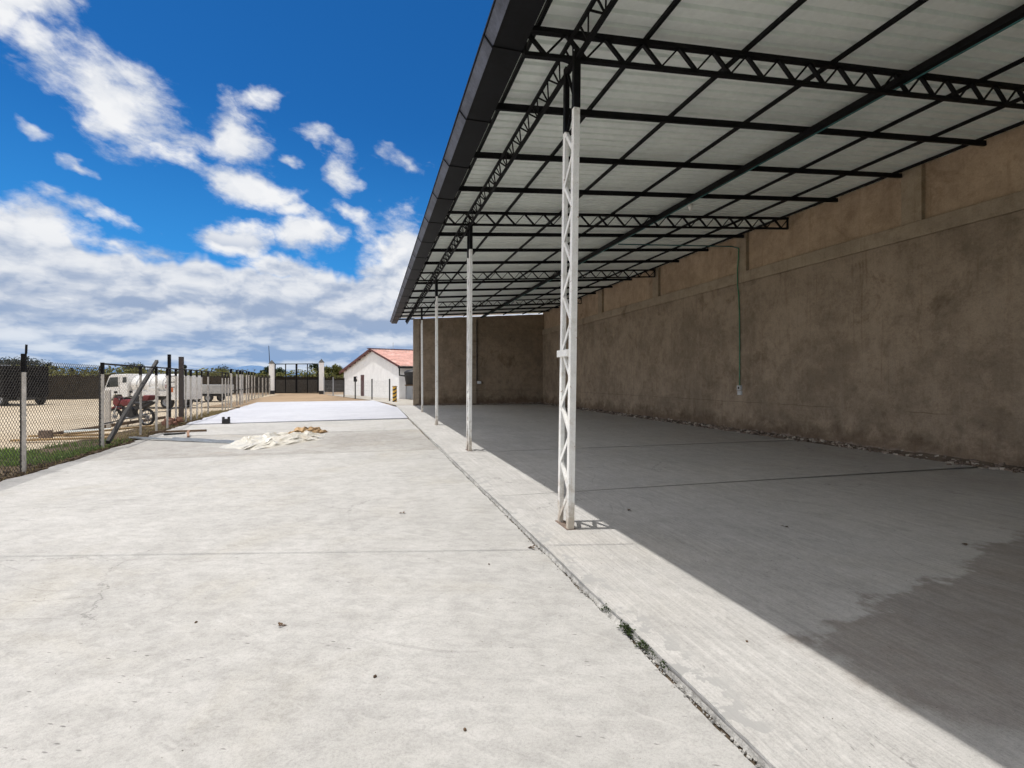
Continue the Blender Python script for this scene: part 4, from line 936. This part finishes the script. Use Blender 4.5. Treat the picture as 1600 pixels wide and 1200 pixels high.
# ------------------------------------------------------------------ sun, sky, clouds
sun_dir = Vector((-1.36, .29, 5.1)).normalized()
sl = bpy.data.lights.new('sun', 'SUN'); sl.energy = 3.5; sl.angle = R(.53); sl.color = (1, .965, .91)
so = bpy.data.objects.new('sun', sl); col.objects.link(so); so.rotation_euler = sun_dir.to_track_quat('Z', 'Y').to_euler(); so.location = (0, 0, 30)
wd = bpy.data.worlds.new('World'); scn.world = wd; wd.use_nodes = True
t = NT(wd.node_tree); bg = t.n['Background']
sky = t.new('ShaderNodeTexSky', sky_type='NISHITA'); sky.sun_disc = False
sky.sun_elevation = math.asin(sun_dir.z); sky.sun_rotation = math.atan2(sun_dir.x, sun_dir.y); sky.altitude = 2600; sky.air_density = 1.0; sky.dust_density = .3; sky.ozone_density = 3.0
D = t.vm('NORMALIZE', t.new('ShaderNodeTexCoord').outputs['Generated'])
x, y, z = t.xyz(D)
az = t.math('MULTIPLY', t.math('ARCTAN2', x, y), 57.2958); el = t.math('MULTIPLY', t.math('ARCSINE', z), 57.2958)
skyc = t.mix(1, t.vm('SCALE', sky.outputs[0]), (.15, .74, 1.22), 'MULTIPLY')
skyc.node.inputs[6].links[0].from_node.inputs['Scale'].default_value = .105
haze = t.mix(t.ramp(el, 0, 27, .65, 0), skyc, (.065, .38, .84))
# cheap overbright cloud added across the unseen dome to fill the shade, detailed clouds for the sector the photograph looks into
far = t.ramp(t.noise(D, 2.3, 3, .6), .40, .54)
farc = t.mix(far, haze, (1.45, 1.39, 1.31))
AE = t.cxyz(az, el, 0.)
wn = t.noise(D, 9, 4, .6, 0, True); wv = t.vm('MULTIPLY', t.vm('SUBTRACT', wn, (.5, .5, .5)), (7, 4.2, 0)); AEw = t.vm('ADD', AE, wv)
blobs = [(-22.3, 23.4, 6.2, 3.3, -16, 0), (-26.5, 25.4, 3.0, 1.6, -30, .25), (-13.0, 22.6, 3.0, 3.2, 55, 0), (-10.3, 26.6, 2.4, .9, 12, .3), (-29.5, 28.2, 4.6, 2.3, 10, -.25), (-18.5, 20.6, 3.6, 1.2, -14, .35), (-11.9, 18.2, 4.4, 2.0, -14, -.1), (-8.6, 16.7, 3.0, 1.1, -14, .1), (-6.6, 14.9, 3.6, 2.2, 4, -.1), (-13.6, 13.4, 3.9, 1.8, 2, -.1), (-23.2, 14.2, 4.6, .9, -14, .15), (-28.5, 19.3, 1.7, .6, -8, .2), (-25.5, 17.7, 1.7, .6, -18, .3), (-5.0, 24.3, 3.0, 1.1, -22, .42), (-3.0, 20.6, 1.8, 2.4, 30, .4), (2.8, 22.6, 3.6, 1.4, -14, .5), (-28.5, 11.2, 5.0, 3.0, 0, -.15), (3.2, 12.4, 4.4, 5.6, 0, -.15), (-1.6, 16.8, 3.4, 1.4, -20, .2), (-8, 11.0, 6, 1.4, 0, 0), (-7.8, 21.4, 1.3, .7, 0, .3), (-20, 11.0, 4, 1.3, 0, .1)]
dm = None
for (a, e, rx, ry, ro, bias) in blobs:
    c_, s_ = math.cos(R(ro)), math.sin(R(ro))
    u = t.math('SUBTRACT', t.vm('DOT_PRODUCT', AEw, (c_ / rx, s_ / rx, 0)), (c_ * a + s_ * e) / rx)
    v = t.math('SUBTRACT', t.vm('DOT_PRODUCT', AEw, (-s_ / ry, c_ / ry, 0)), (-s_ * a + c_ * e) / ry)
    L_ = t.math('MULTIPLY_ADD', u, u, t.math('MULTIPLY_ADD', v, v, bias))
    dm = L_ if dm is None else t.math('MINIMUM', dm, L_)
dm = t.math('SQRT', t.math('MAXIMUM', dm, 0.))
Q = t.vm('MULTIPLY', D, (1, 1, 1.7)); fb = t.noise(Q, 10, 8, .62)
def billow(v, sc):
    n = t.new('ShaderNodeTexVoronoi', feature='F1'); t.put(n.inputs['Vector'], v); n.inputs['Scale'].default_value = sc
    n.inputs['Detail'].default_value = 2.2; n.inputs['Roughness'].default_value = .42; n.inputs['Lacunarity'].default_value = 2.3; n.normalize = True
    return t.math('SUBTRACT', 1.0, n.outputs['Distance'])
# small clouds: wispy where thin, rounded where dense
den = t.math('ADD', t.math('SUBTRACT', 1.0, dm), t.math('MULTIPLY_ADD', fb, 2.2, -1.12))
SW = t.mapping(AEw, rot=(0, 0, R(-20)), sc=(6.0, 1.5, 1), typ='TEXTURE'); wis = t.noise(SW, 1.0, 5, .62)
den = t.math('ADD', den, t.math('MULTIPLY_ADD', wis, .9, -.45))
mblob = t.ramp(den, -.20, .66)
# cumulus bank along the horizon: billows that flatten into layers lower down
elp = t.math('POWER', t.math('MAXIMUM', el, .05), .62)
w2 = t.vm('MULTIPLY', t.vm('SUBTRACT', wn, (.5, .5, .5)), (.5, .35, 0))
bandQ = t.vm('ADD', t.cxyz(t.math('MULTIPLY', az, .105), t.math('MULTIPLY', elp, .80), 2.), w2)
b0 = billow(bandQ, 1.0); b1 = billow(t.vm('ADD', bandQ, (-.08, .26, 0)), 1.0)
n_edge = t.noise(t.cxyz(t.math('MULTIPLY', az, .075), 3.1, 0.), 1.6, 4, .55)
edge = t.math('ADD', t.math('MULTIPLY_ADD', n_edge, 10.0, 3.6), t.math('MULTIPLY', b0, 4.4))
mband = t.ramp(t.math('SUBTRACT', edge, el), -.15, .9)
mask = t.math('MAXIMUM', mblob, mband)
s1 = t.math('SUBTRACT', b0, b1)
nz0 = t.noise(bandQ, 1.7, 5, .55); nz1 = t.noise(t.vm('ADD', bandQ, (-.05, .20, 0)), 1.7, 5, .55)
br_ = t.math('ADD', t.math('MULTIPLY_ADD', s1, 1.0, .46), t.math('MULTIPLY', t.math('SUBTRACT', nz0, nz1), 1.9))
br_ = t.math('ADD', br_, t.math('MULTIPLY_ADD', b0, .55, -.30))
br_ = t.math('ADD', br_, t.ramp(el, 3, 13, -.08, .22))
lit = t.ramp(br_, .20, .98)
lit = t.math('MAXIMUM', lit, t.math('MULTIPLY', t.ramp(den, .0, 1.1, .55, .96), t.ramp(el, 11.5, 14.5)))
ccol = t.mix(lit, (.33, .42, .59), t.mix(t.ramp(el, 9, 14), (.80, .825, .87), (.90, .91, .93)))
ccol = t.mix(t.ramp(el, .5, 7.5, .8, 0), ccol, t.mix(t.ramp(br_, .2, .75), (.25, .40, .66), (.62, .71, .84)))
fin = t.mix(mask, haze, ccol)
reg = t.math('MULTIPLY', t.math('MULTIPLY', t.ramp(az, -62, -46), t.ramp(az, 26, 14)), t.math('MULTIPLY', t.ramp(el, 50, 38), t.ramp(el, -4, -2)))
bg2 = t.new('ShaderNodeBackground'); mxs = t.new('ShaderNodeMixShader')
t.put(bg2.inputs[0], farc); bg2.inputs[1].default_value = 1.0
t.put(bg.inputs[0], fin); bg.inputs[1].default_value = 1.0
t.put(mxs.inputs[0], reg); t.l.new(bg2.outputs[0], mxs.inputs[1]); t.l.new(bg.outputs[0], mxs.inputs[2]); t.l.new(mxs.outputs[0], t.n['World Output'].inputs[0])
wd.cycles.sampling_method = 'MANUAL'; wd.cycles.sample_map_resolution = 512

# ------------------------------------------------------------------ camera
scn.cycles.adaptive_threshold = .035; scn.cycles.max_bounces = 8
cam = bpy.data.cameras.new('camera'); co = bpy.data.objects.new('camera', cam); col.objects.link(co); scn.camera = co
co.location = (0, 0, 1.6); co.rotation_euler = (R(90), 0, -math.atan(220 / 800)); cam.sensor_width = 36; cam.lens = 18.0
cam.shift_y = -7 / 1600; cam.clip_start = .05; cam.clip_end = 9000
scn.view_settings.view_transform = 'Standard'; scn.view_settings.look = 'None'; scn.view_settings.exposure = 0; scn.view_settings.gamma = 1
scn.render.engine = 'CYCLES'
